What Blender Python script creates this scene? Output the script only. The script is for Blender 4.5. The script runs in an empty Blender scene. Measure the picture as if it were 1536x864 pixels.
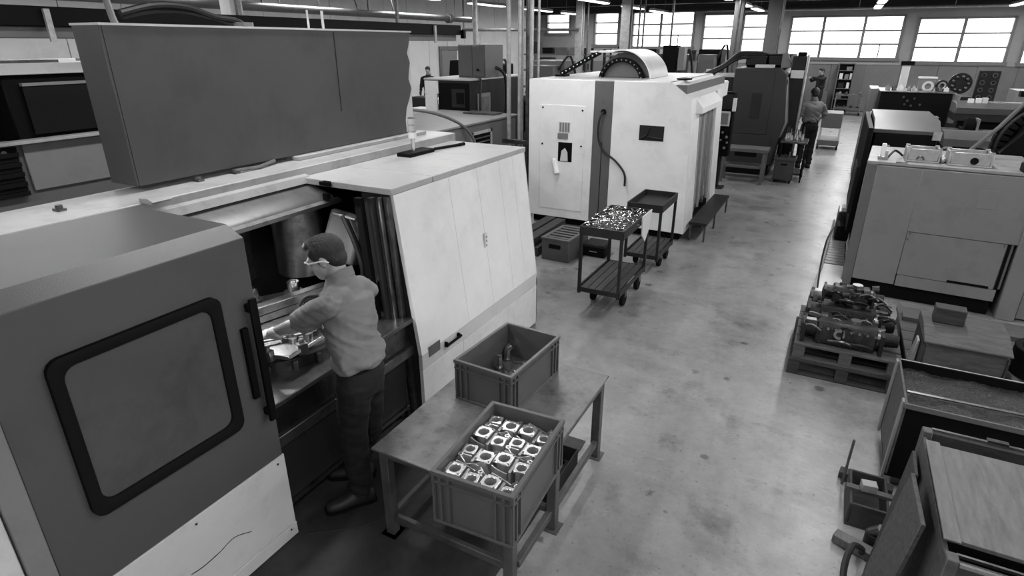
import bpy, bmesh, math, random
from mathutils import Vector, Matrix, Euler, noise as mnoise
random.seed(7)
S = bpy.context.scene
COL = S.collection
V = Vector
# ---------------------------------------------------------------- camera, world, exposure
cam_d = bpy.data.cameras.new('camera'); cam = bpy.data.objects.new('camera', cam_d); COL.objects.link(cam)
cam_d.sensor_width = 36.0; cam_d.lens = 890.0 / 1536.0 * 36.0; cam_d.clip_end = 200
cam.location = (0, 0, 2.6); cam.rotation_euler = (math.radians(90 - 22.4), 0, math.radians(27.9))
S.camera = cam
w = bpy.data.worlds.new('sky'); S.world = w; w.use_nodes = True
w.node_tree.nodes['Background'].inputs[0].default_value = (1, 1, 1, 1)
w.node_tree.nodes['Background'].inputs[1].default_value = 4.0
S.view_settings.view_transform = 'Standard'; S.view_settings.look = 'None'
S.view_settings.gamma = 1.0; S.view_settings.use_curve_mapping = False
S.view_settings.exposure = 0.2
LAMP_W = 52.0
LAMPS = [(x, y) for x in (-11.0, -7.2, -3.4, 0.6, 4.6) for y in (-1.0, 3.0, 7.0, 11.0, 15.0, 19.0, 23.0, 26.5)]

# ---------------------------------------------------------------- helpers
WORLD = {}
def tag(o, label=None, cat=None, group=None, kind=None):
    if label: o['label'] = label
    if cat: o['category'] = cat
    if group: o['group'] = group
    if kind: o['kind'] = kind
    return o
def thing(name, label, cat, loc=(0, 0, 0), rz=0.0, group=None, world=True, kind=None):
    o = bpy.data.objects.new(name, None); COL.objects.link(o)
    o.location = loc; o.rotation_euler = (0, 0, rz); o.empty_display_size = .1
    tag(o, label, cat, group, kind)
    WORLD[o.name] = world
    return o
def dup(o, parent=None, loc=None, rz=None, label=None):
    c = o.copy(); COL.objects.link(c)
    c.parent = parent
    if o.name in WORLD: WORLD[c.name] = WORLD[o.name]
    if loc is not None: c.location = loc
    if rz is not None: c.rotation_euler = (0, 0, rz)
    if label: c['label'] = label
    for ch in list(o.children): dup(ch, c)
    return c
class B:
    def __init__(s): s.v = []; s.f = []
    def add(s, vs, fs):
        n = len(s.v); s.v += [V(p) for p in vs]; s.f += [tuple(i + n for i in f) for f in fs]; return s
    def box(s, x0, x1, y0, y1, z0, z1):
        vs = [(x, y, z) for z in (z0, z1) for y in (y0, y1) for x in (x0, x1)]
        return s.add(vs, [(0, 2, 3, 1), (4, 5, 7, 6), (0, 1, 5, 4), (2, 6, 7, 3), (0, 4, 6, 2), (1, 3, 7, 5)])
    def cbox(s, c, size, rot=(0, 0, 0)):
        R = Euler(rot).to_matrix(); c = V(c); a, b, h = [q / 2 for q in size]
        vs = [c + R @ V((x, y, z)) for z in (-h, h) for y in (-b, b) for x in (-a, a)]
        return s.add(vs, [(0, 2, 3, 1), (4, 5, 7, 6), (0, 1, 5, 4), (2, 6, 7, 3), (0, 4, 6, 2), (1, 3, 7, 5)])
    def prism(s, poly, axis, a0, a1):
        n = len(poly)
        def m(u, w, a): return {'y': (u, a, w), 'x': (a, u, w), 'z': (u, w, a)}[axis]
        vs = [m(u, w, a0) for u, w in poly] + [m(u, w, a1) for u, w in poly]
        fs = [tuple(range(n)), tuple(range(2 * n - 1, n - 1, -1))]
        for i in range(n): j = (i + 1) % n; fs.append((i, i + n, j + n, j))
        return s.add(vs, fs)
    def loft(s, rings, cap=True, close=False):
        n = len(rings[0]); vs = [p for r in rings for p in r]; fs = []
        k = len(rings)
        for a in range(k if close else k - 1):
            b = (a + 1) % k
            for i in range(n):
                j = (i + 1) % n; fs.append((a * n + i, a * n + j, b * n + j, b * n + i))
        if cap and not close: fs += [tuple(range(n - 1, -1, -1)), tuple(range((k - 1) * n, k * n))]
        return s.add(vs, fs)
    def cyl(s, p0, p1, r0, r1=None, n=14, hole=0):
        r1 = r0 if r1 is None else r1
        p0, p1 = V(p0), V(p1); d = (p1 - p0).normalized(); a = d.orthogonal().normalized(); b = d.cross(a)
        def ring(c, r): return [c + (a * math.cos(t) + b * math.sin(t)) * r for t in [2 * math.pi * i / n for i in range(n)]]
        if hole: return s.loft([ring(p0, r0), ring(p1, r1), ring(p1, hole), ring(p0, hole)], close=True)
        return s.loft([ring(p0, r0), ring(p1, r1)])
    def tube(s, pts, r, n=8, sub=0):
        pts = [V(p) for p in pts]
        if sub: pts = spline(pts, sub)
        rs = r if isinstance(r, (list, tuple)) else [r] * len(pts)
        rings = []; a = None
        for i, p in enumerate(pts):
            d = (pts[min(i + 1, len(pts) - 1)] - pts[max(i - 1, 0)]).normalized()
            a = d.orthogonal().normalized() if a is None else (a - d * a.dot(d)).normalized()
            b = d.cross(a)
            rings.append([p + (a * math.cos(t) + b * math.sin(t)) * rs[i] for t in [2 * math.pi * k / n for k in range(n)]])
        return s.loft(rings)
    def lathe(s, c, prof, n=20):
        c = V(c)
        return s.loft([[c + V((r * math.cos(2 * math.pi * i / n), r * math.sin(2 * math.pi * i / n), z)) for i in range(n)] for r, z in prof])
    def ball(s, c, r, n=12, R=None):
        c = V(c); r = (r, r, r) if not isinstance(r, (tuple, list)) else r; R = R or Matrix.Identity(3)
        rings = []
        m = max(6, n // 2)
        for k in range(1, m):
            t = math.pi * k / m
            rings.append([c + R @ V((r[0] * math.sin(t) * math.cos(2 * math.pi * i / n), r[1] * math.sin(t) * math.sin(2 * math.pi * i / n), -r[2] * math.cos(t))) for i in range(n)])
        return s.loft(rings)
    def plate_hole(s, c, wx, wy, t, hr, n=16, rz=0):
        # rectangular plate (z up) with a round hole
        c = V(c); R = Matrix.Rotation(rz, 3, 'Z')
        def outer(a):
            x, y = math.cos(a), math.sin(a); k = min(wx / 2 / max(abs(x), 1e-6), wy / 2 / max(abs(y), 1e-6)); return (x * k, y * k)
        an = [2 * math.pi * (i + .5) / n for i in range(n)]
        def o(z): return [c + R @ V((*outer(a), z)) for a in an]
        def h(z): return [c + R @ V((hr * math.cos(a), hr * math.sin(a), z)) for a in an]
        return s.loft([o(-t), o(0), h(0), h(-t)], close=True)
    def openbox(s, x0, x1, y0, y1, z0, z1, t):
        s.box(x0, x1, y0, y1, z0, z0 + t); s.box(x0, x0 + t, y0, y1, z0 + t, z1); s.box(x1 - t, x1, y0, y1, z0 + t, z1)
        s.box(x0 + t, x1 - t, y0, y0 + t, z0 + t, z1); s.box(x0 + t, x1 - t, y1 - t, y1, z0 + t, z1); return s
    def build(s, name, m, parent=None, bev=0.0, sharp=38, origin=None, label=None, cat=None, group=None, kind=None, seg=1):
        vs = s.v; off = V((0, 0, 0)); loc = None
        root = parent
        while root is not None and root.parent is not None: root = root.parent
        if parent is None:
            if origin is None:
                xs = [p.x for p in vs]; ys = [p.y for p in vs]; zs = [p.z for p in vs]
                origin = ((min(xs) + max(xs)) / 2, (min(ys) + max(ys)) / 2, min(zs))
            off = V(origin)
        elif WORLD.get(root.name, False): off = root.location.copy()
        elif root.name not in WORLD and root.type == 'MESH': off = root.location.copy()
        me = bpy.data.meshes.new(name); me.from_pydata([p - off for p in vs], [], s.f)
        bm = bmesh.new(); bm.from_mesh(me); bmesh.ops.recalc_face_normals(bm, faces=bm.faces); bm.to_mesh(me); bm.free()
        me.polygons.foreach_set('use_smooth', [True] * len(me.polygons)); me.set_sharp_from_angle(angle=math.radians(sharp))
        me.materials.append(M[m] if isinstance(m, str) else m)
        o = bpy.data.objects.new(name, me); COL.objects.link(o)
        if parent is None: o.location = off
        else: o.parent = parent
        if bev:
            md = o.modifiers.new('edge', 'BEVEL'); md.width = bev; md.segments = seg; md.limit_method = 'ANGLE'; md.angle_limit = math.radians(45); md.use_clamp_overlap = True
        tag(o, label, cat, group, kind)
        return o
def spline(pts, sub):
    out = []
    n = len(pts)
    for i in range(n - 1):
        p0, p1, p2, p3 = pts[max(i - 1, 0)], pts[i], pts[i + 1], pts[min(i + 2, n - 1)]
        for k in range(sub):
            t = k / sub
            out.append(.5 * ((2 * p1) + (p2 - p0) * t + (2 * p0 - 5 * p1 + 4 * p2 - p3) * t * t + (3 * p1 - p0 - 3 * p2 + p3) * t ** 3))
    out.append(pts[-1]); return out
def rrect(w, h, r, n=5):
    # rounded rectangle outline, centred
    out = []
    for cx, cy, a0 in ((w / 2 - r, h / 2 - r, 0), (-w / 2 + r, h / 2 - r, 90), (-w / 2 + r, -h / 2 + r, 180), (w / 2 - r, -h / 2 + r, 270)):
        for i in range(n): a = math.radians(a0 + 90 * i / (n - 1)); out.append((cx + r * math.cos(a), cy + r * math.sin(a)))
    return out
# ---------------------------------------------------------------- materials
M = {}
def mat(name, g, rough=.5, metal=0.0, var=.15, scale=3.0, dirt=0.0, dscale=6.0, bump=0.0, bscale=60.0, stretch=(1, 1, 1), spec=.4, rvar=.0):
    m = bpy.data.materials.new(name); m.use_nodes = True; nt = m.node_tree; N = nt.nodes; L = nt.links
    p = N['Principled BSDF']; p.inputs['Roughness'].default_value = rough; p.inputs['Metallic'].default_value = metal
    p.inputs['Specular IOR Level'].default_value = spec
    tc = N.new('ShaderNodeTexCoord'); mp = N.new('ShaderNodeMapping'); mp.inputs['Scale'].default_value = stretch
    L.new(tc.outputs['Object'], mp.inputs['Vector'])
    n1 = N.new('ShaderNodeTexNoise'); n1.inputs['Scale'].default_value = scale; n1.inputs['Detail'].default_value = 7; n1.inputs['Roughness'].default_value = .65
    L.new(mp.outputs[0], n1.inputs['Vector'])
    mr = N.new('ShaderNodeMapRange'); mr.inputs['From Min'].default_value = .3; mr.inputs['From Max'].default_value = .7
    mr.inputs['To Min'].default_value = g * (1 - var); mr.inputs['To Max'].default_value = g * (1 + var)
    L.new(n1.outputs[0], mr.inputs['Value']); col = mr.outputs[0]
    if dirt:
        n2 = N.new('ShaderNodeTexNoise'); n2.inputs['Scale'].default_value = dscale; n2.inputs['Detail'].default_value = 9; n2.inputs['Roughness'].default_value = .7
        L.new(mp.outputs[0], n2.inputs['Vector'])
        r2 = N.new('ShaderNodeMapRange'); r2.inputs['From Min'].default_value = .5; r2.inputs['From Max'].default_value = .68
        r2.inputs['To Min'].default_value = 1; r2.inputs['To Max'].default_value = 1 - dirt; L.new(n2.outputs[0], r2.inputs['Value'])
        mu = N.new('ShaderNodeMath'); mu.operation = 'MULTIPLY'; L.new(col, mu.inputs[0]); L.new(r2.outputs[0], mu.inputs[1]); col = mu.outputs[0]
    cc = N.new('ShaderNodeCombineColor')
    for i in range(3): L.new(col, cc.inputs[i])
    L.new(cc.outputs[0], p.inputs['Base Color'])
    if rvar:
        r3 = N.new('ShaderNodeMapRange'); r3.inputs['To Min'].default_value = max(.05, rough - rvar); r3.inputs['To Max'].default_value = min(1, rough + rvar)
        L.new(n1.outputs[0], r3.inputs['Value']); L.new(r3.outputs[0], p.inputs['Roughness'])
    if bump:
        n4 = N.new('ShaderNodeTexNoise'); n4.inputs['Scale'].default_value = bscale; n4.inputs['Detail'].default_value = 4
        L.new(mp.outputs[0], n4.inputs['Vector'])
        bp = N.new('ShaderNodeBump'); bp.inputs['Strength'].default_value = bump; bp.inputs['Distance'].default_value = .01
        L.new(n4.outputs[0], bp.inputs['Height']); L.new(bp.outputs[0], p.inputs['Normal'])
    M[name] = m; return m
mat('white_paint', .80, .4, var=.06, scale=2, dirt=.10, dscale=3)
mat('white_paint_worn', .70, .42, var=.06, scale=2, dirt=.16, dscale=5)
mat('offwhite_paint', .60, .45, var=.08, scale=2, dirt=.2, dscale=4)
mat('rail_paint', .36, .35, var=.08, scale=3, dirt=.3, dscale=5)
mat('mid_paint', .20, .42, var=.08, scale=2, dirt=.2, dscale=4)
mat('mid_dark_paint', .12, .42, var=.1, scale=2, dirt=.2, dscale=4)
mat('door_paint', .080, .40, var=.08, scale=1.5, dirt=.12, dscale=2.5, bump=.12, bscale=220)
mat('hood_paint', .068, .42, var=.1, scale=1.5, dirt=.2, dscale=2.5)
mat('dark_paint', .024, .45, var=.15, scale=3, spec=.15)
mat('mill_paint', .034, .42, var=.1, scale=2, spec=.3)
mat('black_paint', .005, .55, var=.2, scale=3, spec=.08)
mat('top_white_dimmed', .42, .42, var=.08, scale=2, dirt=.22, dscale=4)  # white paint dimmed on up-facing tops to offset strong overhead lamps
mat('top_paint', .27, .45, var=.12, scale=3, dirt=.35, dscale=7)
mat('sill_metal', .16, .34, .8, var=.3, scale=6, dirt=.5, dscale=8)
mat('black_rubber', .006, .75, var=.2, spec=.12)
mat('black_glass', .006, .08, var=.1)
mat('grey_pane', .075, .22, var=.15, scale=1.5, dirt=.25, dscale=2.2)
mat('steel', .42, .33, 1.0, var=.2, scale=8, dirt=.4, dscale=9)
mat('bright_steel', .72, .24, 1.0, var=.12, scale=10)
mat('dark_steel', .14, .36, .9, var=.35, scale=6, dirt=.5, dscale=8)
mat('oily_steel', .10, .26, .9, var=.4, scale=9, dirt=.6, dscale=14, bump=.2, bscale=30)
mat('cast_iron', .03, .42, .35, var=.45, scale=9, dirt=.6, dscale=12, bump=.3, bscale=40)
mat('grime', .015, .55, .2, var=.5, scale=12, dirt=.5, bump=.4, bscale=50)
mat('aluminium', .80, .27, .85, var=.1, scale=14)
mat('rough_aluminium', .45, .42, .6, var=.18, scale=8, dirt=.25)
mat('table_steel', .17, .38, .35, var=.3, scale=5, dirt=.4, dscale=14, bump=.15, bscale=120)
mat('table_frame', .10, .45, .3, var=.25, scale=5, dirt=.3)
mat('crate_plastic', .085, .42, var=.12, scale=4, dirt=.1)
mat('crate_plastic_dark', .05, .45, var=.15, scale=4)
mat('wood', .078, .65, var=.3, scale=5, dirt=.45, dscale=7, stretch=(1, 6, 6), bump=.25, bscale=30)
mat('wood_long', .088, .65, var=.3, scale=5, dirt=.45, dscale=7, stretch=(6, 1, 6), bump=.25, bscale=30)
mat('wood_dark', .038, .7, var=.35, scale=5, dirt=.5, dscale=7, stretch=(1, 6, 6), bump=.3, bscale=30)
mat('plywood', .12, .6, var=.22, scale=5, dirt=.25, dscale=4, stretch=(8, 1.2, 6), bump=.1, bscale=40)
mat('wall_panel', .66, .6, var=.06, scale=1.5, dirt=.12, dscale=2)
mat('wall_grey', .17, .6, var=.08, scale=1.5, dirt=.15, dscale=2)
mat('wall_pillar', .30, .6, var=.08, scale=1.5)
mat('ceiling', .06, .7, var=.2)
mat('beam_dark', .02, .6, var=.3)
mat('pipe_grey', .13, .45, .2, var=.2)
mat('pipe_light', .36, .42, .3, var=.25, scale=10)
mat('frame_grey', .16, .5, var=.1)
mat('cable', .014, .5, var=.2)
mat('skin', .33, .5, var=.06, scale=12)
mat('hair', .022, .5, var=.35, scale=40, bump=.8, bscale=160, stretch=(1, 1, .35))
mat('shirt', .19, .8, var=.08, scale=9, bump=.25, bscale=14, stretch=(1, 1, 3.0))
mat('shirt_far', .17, .8, var=.12, scale=7, bump=.3, bscale=12)
mat('trousers', .008, .8, var=.25, scale=8, bump=.4, bscale=13, stretch=(1, 1, 1.8))
mat('boot', .020, .5, var=.3, scale=10)
mat('glove_white', .62, .8, var=.1, scale=20, bump=.3, bscale=120)
mat('glove_dark', .03, .7, var=.3, scale=20, bump=.3, bscale=120)
mat('guide_metal', .10, .34, .3, var=.2, scale=4, dirt=.3)
mat('floor_shade_sheet', .035, .6, var=.3, scale=3, dirt=.3, dscale=9, bump=.3, bscale=90)  # dark tone holds floor shade as well as oil
mat('paper', .75, .7, var=.05)
mat('chips', .045, .4, .6, var=.9, scale=70, bump=1.0, bscale=110)
mat('lamp_body', .5, .5, var=.05)
mat('grille', .10, .5, var=.2)
def special():
    m = bpy.data.materials.new('lamp_glow'); m.use_nodes = True; p = m.node_tree.nodes['Principled BSDF']
    p.inputs['Emission Color'].default_value = (1, 1, 1, 1); p.inputs['Emission Strength'].default_value = 3.0; M['lamp_glow'] = m
    m = bpy.data.materials.new('window_glass'); m.use_nodes = True; N = m.node_tree.nodes; L = m.node_tree.links
    t = N.new('ShaderNodeBsdfTransparent'); g = N.new('ShaderNodeBsdfGlossy'); g.inputs['Roughness'].default_value = .05
    fr = N.new('ShaderNodeFresnel'); fr.inputs['IOR'].default_value = 1.45
    x = N.new('ShaderNodeMixShader'); L.new(fr.outputs[0], x.inputs[0]); L.new(t.outputs[0], x.inputs[1]); L.new(g.outputs[0], x.inputs[2]); L.new(x.outputs[0], N['Material Output'].inputs[0]); M['window_glass'] = m
    m = bpy.data.materials.new('clear_plastic'); m.use_nodes = True; p = m.node_tree.nodes['Principled BSDF']
    p.inputs['Base Color'].default_value = (.8, .8, .8, 1); p.inputs['Roughness'].default_value = .2; p.inputs['Transmission Weight'].default_value = .55; M['clear_plastic'] = m
    # concrete floor
    m = bpy.data.materials.new('concrete_floor'); m.use_nodes = True; nt = m.node_tree; N = nt.nodes; L = nt.links; p = N['Principled BSDF']
    tc = N.new('ShaderNodeTexCoord')
    def noise(s, d=8, r=.65):
        n = N.new('ShaderNodeTexNoise'); n.inputs['Scale'].default_value = s; n.inputs['Detail'].default_value = d; n.inputs['Roughness'].default_value = r
        L.new(tc.outputs['Object'], n.inputs['Vector']); return n.outputs[0]
    def rng(v, a, b, c, d):
        n = N.new('ShaderNodeMapRange'); n.inputs['From Min'].default_value = a; n.inputs['From Max'].default_value = b; n.inputs['To Min'].default_value = c; n.inputs['To Max'].default_value = d
        L.new(v, n.inputs['Value']); return n.outputs[0]
    def mul(a, b):
        n = N.new('ShaderNodeMath'); n.operation = 'MULTIPLY'; L.new(a, n.inputs[0]); L.new(b, n.inputs[1]); return n.outputs[0]
    base = rng(noise(.9), .3, .7, .20, .275)
    c = mul(base, rng(noise(9, 9, .75), .35, .7, 1.12, .84))
    c = mul(c, rng(noise(2.3, 9, .7), .54, .68, 1.0, .58))           # oil stains
    c = mul(c, rng(noise(.62, 9, .72), .50, .66, 1.04, .62))         # broad worn grime patches
    vo = N.new('ShaderNodeTexVoronoi'); vo.inputs['Scale'].default_value = 3.2; L.new(tc.outputs['Object'], vo.inputs['Vector'])
    pos = N.new('ShaderNodeSeparateColor'); L.new(vo.outputs['Color'], pos.inputs[0])
    rad = rng(pos.outputs[0], .30, 1, .0, .15)
    wob = rng(noise(22, 4), .3, .7, .6, 1.4)
    lt = N.new('ShaderNodeMath'); lt.operation = 'SUBTRACT'; L.new(mul(vo.outputs['Distance'], wob), lt.inputs[0]); L.new(rad, lt.inputs[1])
    c = mul(c, rng(lt.outputs[0], -.02, .03, .46, 1.0))               # round drips
    c = mul(c, rng(noise(38, 3, .5), .62, .72, 1.0, .66))             # small flecks
    cc = N.new('ShaderNodeCombineColor')
    for i in range(3): L.new(c, cc.inputs[i])
    L.new(cc.outputs[0], p.inputs['Base Color'])
    L.new(rng(noise(3.0), .3, .7, .24, .42), p.inputs['Roughness']); p.inputs['Specular IOR Level'].default_value = .5
    bp = N.new('ShaderNodeBump'); bp.inputs['Strength'].default_value = .18; bp.inputs['Distance'].default_value = .01
    L.new(noise(26, 6), bp.inputs['Height']); L.new(bp.outputs[0], p.inputs['Normal']); M['concrete_floor'] = m
special()
# ---------------------------------------------------------------- the setting
X0, X1, Y0, Y1, ZC = -14.0, 8.0, -4.0, 29.0, 4.8
B().box(X0, X1, Y0, Y1, -.12, 0).build('floor', 'concrete_floor', kind='structure', origin=(0, 0, 0))
B().box(X0, X1, Y0, Y1 + .3, ZC, ZC + .15).build('ceiling', 'ceiling', kind='structure')
wl = B().box(X0 - .3, X0, Y0, Y1 + .3, 0, ZC).build('wall_left', 'wall_grey', kind='structure')
ADDED_WIN = [(-3.4 + 4.05 * i, -.1 + 4.05 * i) for i in range(8)]  # added window openings, put in for side light on the machines
wr_ = B(); edge = Y0
for (a, b_) in ADDED_WIN:
    wr_.box(X1, X1 + .3, edge, a, 0, ZC).box(X1, X1 + .3, a, b_, 0, 1.93).box(X1, X1 + .3, a, b_, 3.47, ZC); edge = b_
wr_.box(X1, X1 + .3, edge, Y1 + .3, 0, ZC); wr_.build('wall_right', 'wall_panel', kind='structure')
for n, (a, b_) in enumerate(ADDED_WIN):
    wn = B().box(X1 - .04, X1 + .1, a - .05, a + .03, 1.9, 3.52).box(X1 - .04, X1 + .1, b_ - .03, b_ + .05, 1.9, 3.52).box(X1 - .04, X1 + .1, a, b_, 3.45, 3.52).box(X1 - .08, X1 + .1, a - .05, b_ + .05, 1.85, 1.95).build('window_%d' % (n + 9), 'frame_grey', kind='structure')  # added windows along the unseen right wall
    for k in range(2):
        y = a + (b_ - a) * k / 2
        B().box(X1 + .035, X1 + .043, y + .03, y + (b_ - a) / 2 - .03, 1.95, 3.45).build('pane', 'window_glass', wn)
    B().box(X1 - .01, X1 + .06, (a + b_) / 2 - .035, (a + b_) / 2 + .035, 1.95, 3.45).build('mullion', 'frame_grey', wn)
B().box(X0 - .3, X1 + .3, Y0 - .3, Y0, 0, ZC).build('wall_front', 'wall_panel', kind='structure')
for i in range(22):        # light cladding sheets along the left wall
    y = 1.0 + i * 1.25
    if 21.0 < y < 21.0: continue
    z0 = .02 if not (20.2 < y < 22.4) else 2.45
    B().box(X0 + .005, X0 + .035, y, y + 1.235, z0, ZC - .02).build('panel', 'wall_panel', wl, bev=.006)
# rear wall: pillars, parapet and lintel around the window openings
WIN = [(-13.4, -12.2, 3.05, 4.0, [], 2), (-10.9, -9.75, 2.55, 3.98, [], 3), (-9.05, -6.3, 2.46, 3.88, [-7.75], 3), (-5.85, -4.55, 2.32, 3.74, [], 3), (-4.2, -2.95, 2.28, 3.72, [], 3),
       (-2.32, 1.62, 2.06, 3.58, [-1.12, .33], 3), (2.14, 5.04, 1.95, 3.46, [3.58], 3), (5.5, 7.8, 1.92, 3.44, [6.65], 3)]
wb = B()
edge = X0 - .3
for (a, b_, z0, z1, mu, nh) in WIN:
    wb.box(edge, a, Y1, Y1 + .3, 0, ZC); wb.box(a, b_, Y1, Y1 + .3, 0, z0); wb.box(a, b_, Y1, Y1 + .3, z1, ZC); edge = b_
wb.box(edge, X1 + .3, Y1, Y1 + .3, 0, ZC)
wback = wb.build('wall_back', 'wall_pillar', kind='structure')
for i in range(18):
    x = X0 + .02 + i * 1.22
    B().box(x, x + 1.205, Y1 - .035, Y1 - .005, .02, 1.82).build('panel', 'wall_grey', wback, bev=.008)
for n, (a, b_, z0, z1, mu, nh) in enumerate(WIN):
    wn = B().box(a - .06, a + .03, Y1 - .04, Y1 + .1, z0 - .03, z1 + .06).box(b_ - .03, b_ + .06, Y1 - .04, Y1 + .1, z0 - .03, z1 + .06) \
        .box(a, b_, Y1 - .04, Y1 + .1, z1 - .02, z1 + .06).box(a - .1, b_ + .1, Y1 - .1, Y1 + .1, z0 - .1, z0 + .02).build('window_%d' % (n + 1), 'frame_grey', kind='structure')
    xs = [a + .03] + mu + [b_ - .03]
    zs = [z0 + .02 + (z1 - z0 - .04) * k / nh for k in range(nh + 1)]
    for x in mu: B().box(x - .05, x + .05, Y1 - .02, Y1 + .06, z0, z1).build('mullion', 'frame_grey', wn)
    for i in range(len(xs) - 1):
        for k in range(nh):
            B().box(xs[i], xs[i + 1], Y1 + .035, Y1 + .043, zs[k], zs[k + 1]).build('pane', 'window_glass', wn)
            if k: B().box(xs[i], xs[i + 1], Y1, Y1 + .05, zs[k] - .032, zs[k] + .032).build('transom', 'frame_grey', wn)
    if n in (5, 2): B().box(b_ - .66, b_ - .62, Y1, Y1 + .05, z0, zs[1]).build('mullion', 'frame_grey', wn)
B().box(-4.8, X1, Y1 - .06, Y1 - .002, 1.82, 1.9).build('trim_1', 'wall_pillar', kind='structure')
# doorway in the left wall
d1 = B().box(X0 + .035, X0 + .09, 20.35, 20.5, 0, 2.35).box(X0 + .035, X0 + .09, 22.2, 22.35, 0, 2.35).box(X0 + .035, X0 + .09, 20.35, 22.35, 2.35, 2.5).build('door_1', 'mid_dark_paint', kind='structure')
B().box(X0 + .036, X0 + .07, 20.5, 21.6, .02, 2.34).build('door_leaf', 'mid_paint', d1)
B().box(X0 + .036, X0 + .06, 21.6, 22.2, .02, 2.34).build('door_pane', 'white_paint', d1)
# roof beams and services under the ceiling
for y in (14.0, 20.5, 27.3):
    B().box(X0, X1, y, y + .22, 4.12, 4.2).box(X0, X1, y, y + .22, 4.62, ZC).box(X0, X1, y + .08, y + .14, 4.2, 4.62).build('trim_2', 'beam_dark', kind='structure')
for y in (28.2, 28.6): B().box(X0, X1, y, y + .12, 3.86, 3.98).box(X0, X1, y + .04, y + .08, 3.98, ZC).build('trim_3', 'beam_dark', kind='structure')
bar = B().tube([(-4.2, 27.9, 3.82), (X1, 27.9, 3.82)], .045, 10)
for x in (-3, 0, 3, 6): bar.cyl((x, 27.9, 3.84), (x, 27.9, ZC), .012, n=6)
bar.build('ceiling_pipe', 'pipe_light', label='pale horizontal pipe under the roof above the rear windows', cat='pipe')
def column(x, y, w_, m, z1=ZC, label='', group=None, d=None):
    d = d or w_
    r = thing('steel_column', label, 'column', (x, y, 0), group=group)
    B().box(x - w_ / 2, x + w_ / 2, y - d / 2, y - d / 2 + .03, .02, z1).build('flange', m, r)
    B().box(x - w_ / 2, x + w_ / 2, y + d / 2 - .03, y + d / 2, .02, z1).build('flange', m, r)
    B().box(x - .02, x + .02, y - d / 2 + .03, y + d / 2 - .03, .02, z1).build('web', m, r)
    B().box(x - w_ / 2 - .06, x + w_ / 2 + .06, y - d / 2 - .06, y + d / 2 + .06, 0, .02).build('base_plate', m, r)
column(-8.05, 20, .22, 'pipe_light', label='pale steel roof column behind the white machine with drum cover')
column(-6.46, 20, .28, 'pipe_light', label='wider pale steel roof column with thin conduits beside it')
column(-3.06, 20, .26, 'mid_dark_paint', label='dark steel roof column behind the dark milling machine')
column(-2.1, 20, .34, 'frame_grey', label='grey steel roof column next to the wide rear window')
column(-9.91, 8, .26, 'offwhite_paint', label='pale steel column rising behind the dark hood')
for i, (x, y) in enumerate([(-7.9, 20.35), (-6.1, 20.2), (-5.95, 20.2), (-4.65, 18.6), (-3.0, 19.6), (-1.85, 19.7)]):
    B().tube([(x, y, 0), (x, y, ZC)], .03, 8).build('conduit', 'dark_steel', label='thin dark vertical conduit beside the roof columns', cat='pipe', group='vertical conduits near the columns')
B().tube([(-8.0, 19.8, 3.02), (-12.5, 19.8, 3.05)], .05, 10).cyl((-12.45, 19.8, 3.05), (-12.45, 19.8, ZC), .03).build('wall_rail', 'pipe_grey', label='grey horizontal pipe crossing below the far left window', cat='pipe')
# long wall pipe and the black crane runway
p = B().tube([(-11, 3.5, 3.3), (-11, 17.9, 3.3)], .085, 12).cyl((-11, 16.6, 3.3), (-11, 16.75, 3.3), .13, n=14)
for y in (5.0, 9.0, 13.0, 17.0): p.cyl((-11, y, 3.38), (-11, y, ZC), .015, n=6)
p.build('air_pipe', 'pipe_grey', label='long grey horizontal pipe hung along the light wall', cat='pipe')
r = thing('crane_runway', 'long black overhead runway beam in front of the light wall', 'beam', (-9, 8, 2.6))
B().box(-9.12, -8.98, 1.5, 14.15, 2.80, 3.03).build('beam_web', 'black_paint', r, bev=.01)
B().box(-9.3, -9.1, 1.5, 14.1, 2.66, 2.80).build('beam_underside', 'mid_dark_paint', r, bev=.01)
for y in (3.2, 7.4, 11.6): B().box(-9.08, -9.02, y, y + .06, 3.03, ZC).build('hanger', 'dark_steel', r)
for y in (4.45, 12.9): B().box(-8.97, -8.93, y, y + .07, 2.62, 3.0).build('bracket', 'pipe_light', r)
B().box(-9.0, -8.9, 14.15, 14.25, 2.72, 2.92).build('end_stop', 'black_paint', r)
B().tube([(-9, 14.9, 0), (-9, 14.9, ZC)], .07, 10).build('support_post', 'pipe_light', label='slim pale round post at the end of the black runway beam', cat='post')
for (y, dy, dz) in ((9.6, .15, .9), (10.3, -.1, .7), (11.2, .2, 1.1), (12.4, .3, 1.0), (13.3, -.2, .8), (14.0, .12, 1.2)):
    B().tube([(-11.25, y, ZC), (-11.2, y + dy * .5, 4.1), (-11.1, y + dy, 3.38)], .018, 6, sub=4).build('hanging_cable', 'cable', label='thin dark cable hanging from the roof to the grey wall pipe', cat='cable', group='cables above the wall pipe')
B().tube([(-4.6, 2.78, 2.80), (-4.6, 3.04, 2.86), (-4.6, 3.30, 2.86), (-4.6, 3.53, 2.80), (-4.55, 3.80, 2.72), (-4.5, 3.95, 2.3), (-4.5, 4.0, 1.52)], .024, 8, sub=6).tube([(-4.62, 2.80, 2.78), (-4.63, 3.1, 2.83), (-4.62, 3.40, 2.81), (-4.58, 3.78, 2.68), (-4.55, 3.92, 2.3), (-4.55, 3.96, 1.52)], .02, 8, sub=6).cyl((-4.6, 3.0, 2.85), (-4.6, 3.0, ZC), .008, n=6).build('cable_bundle', 'cable', label='thick dark cable bundle arching behind the top of the grey hood', cat='cable')
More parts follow.
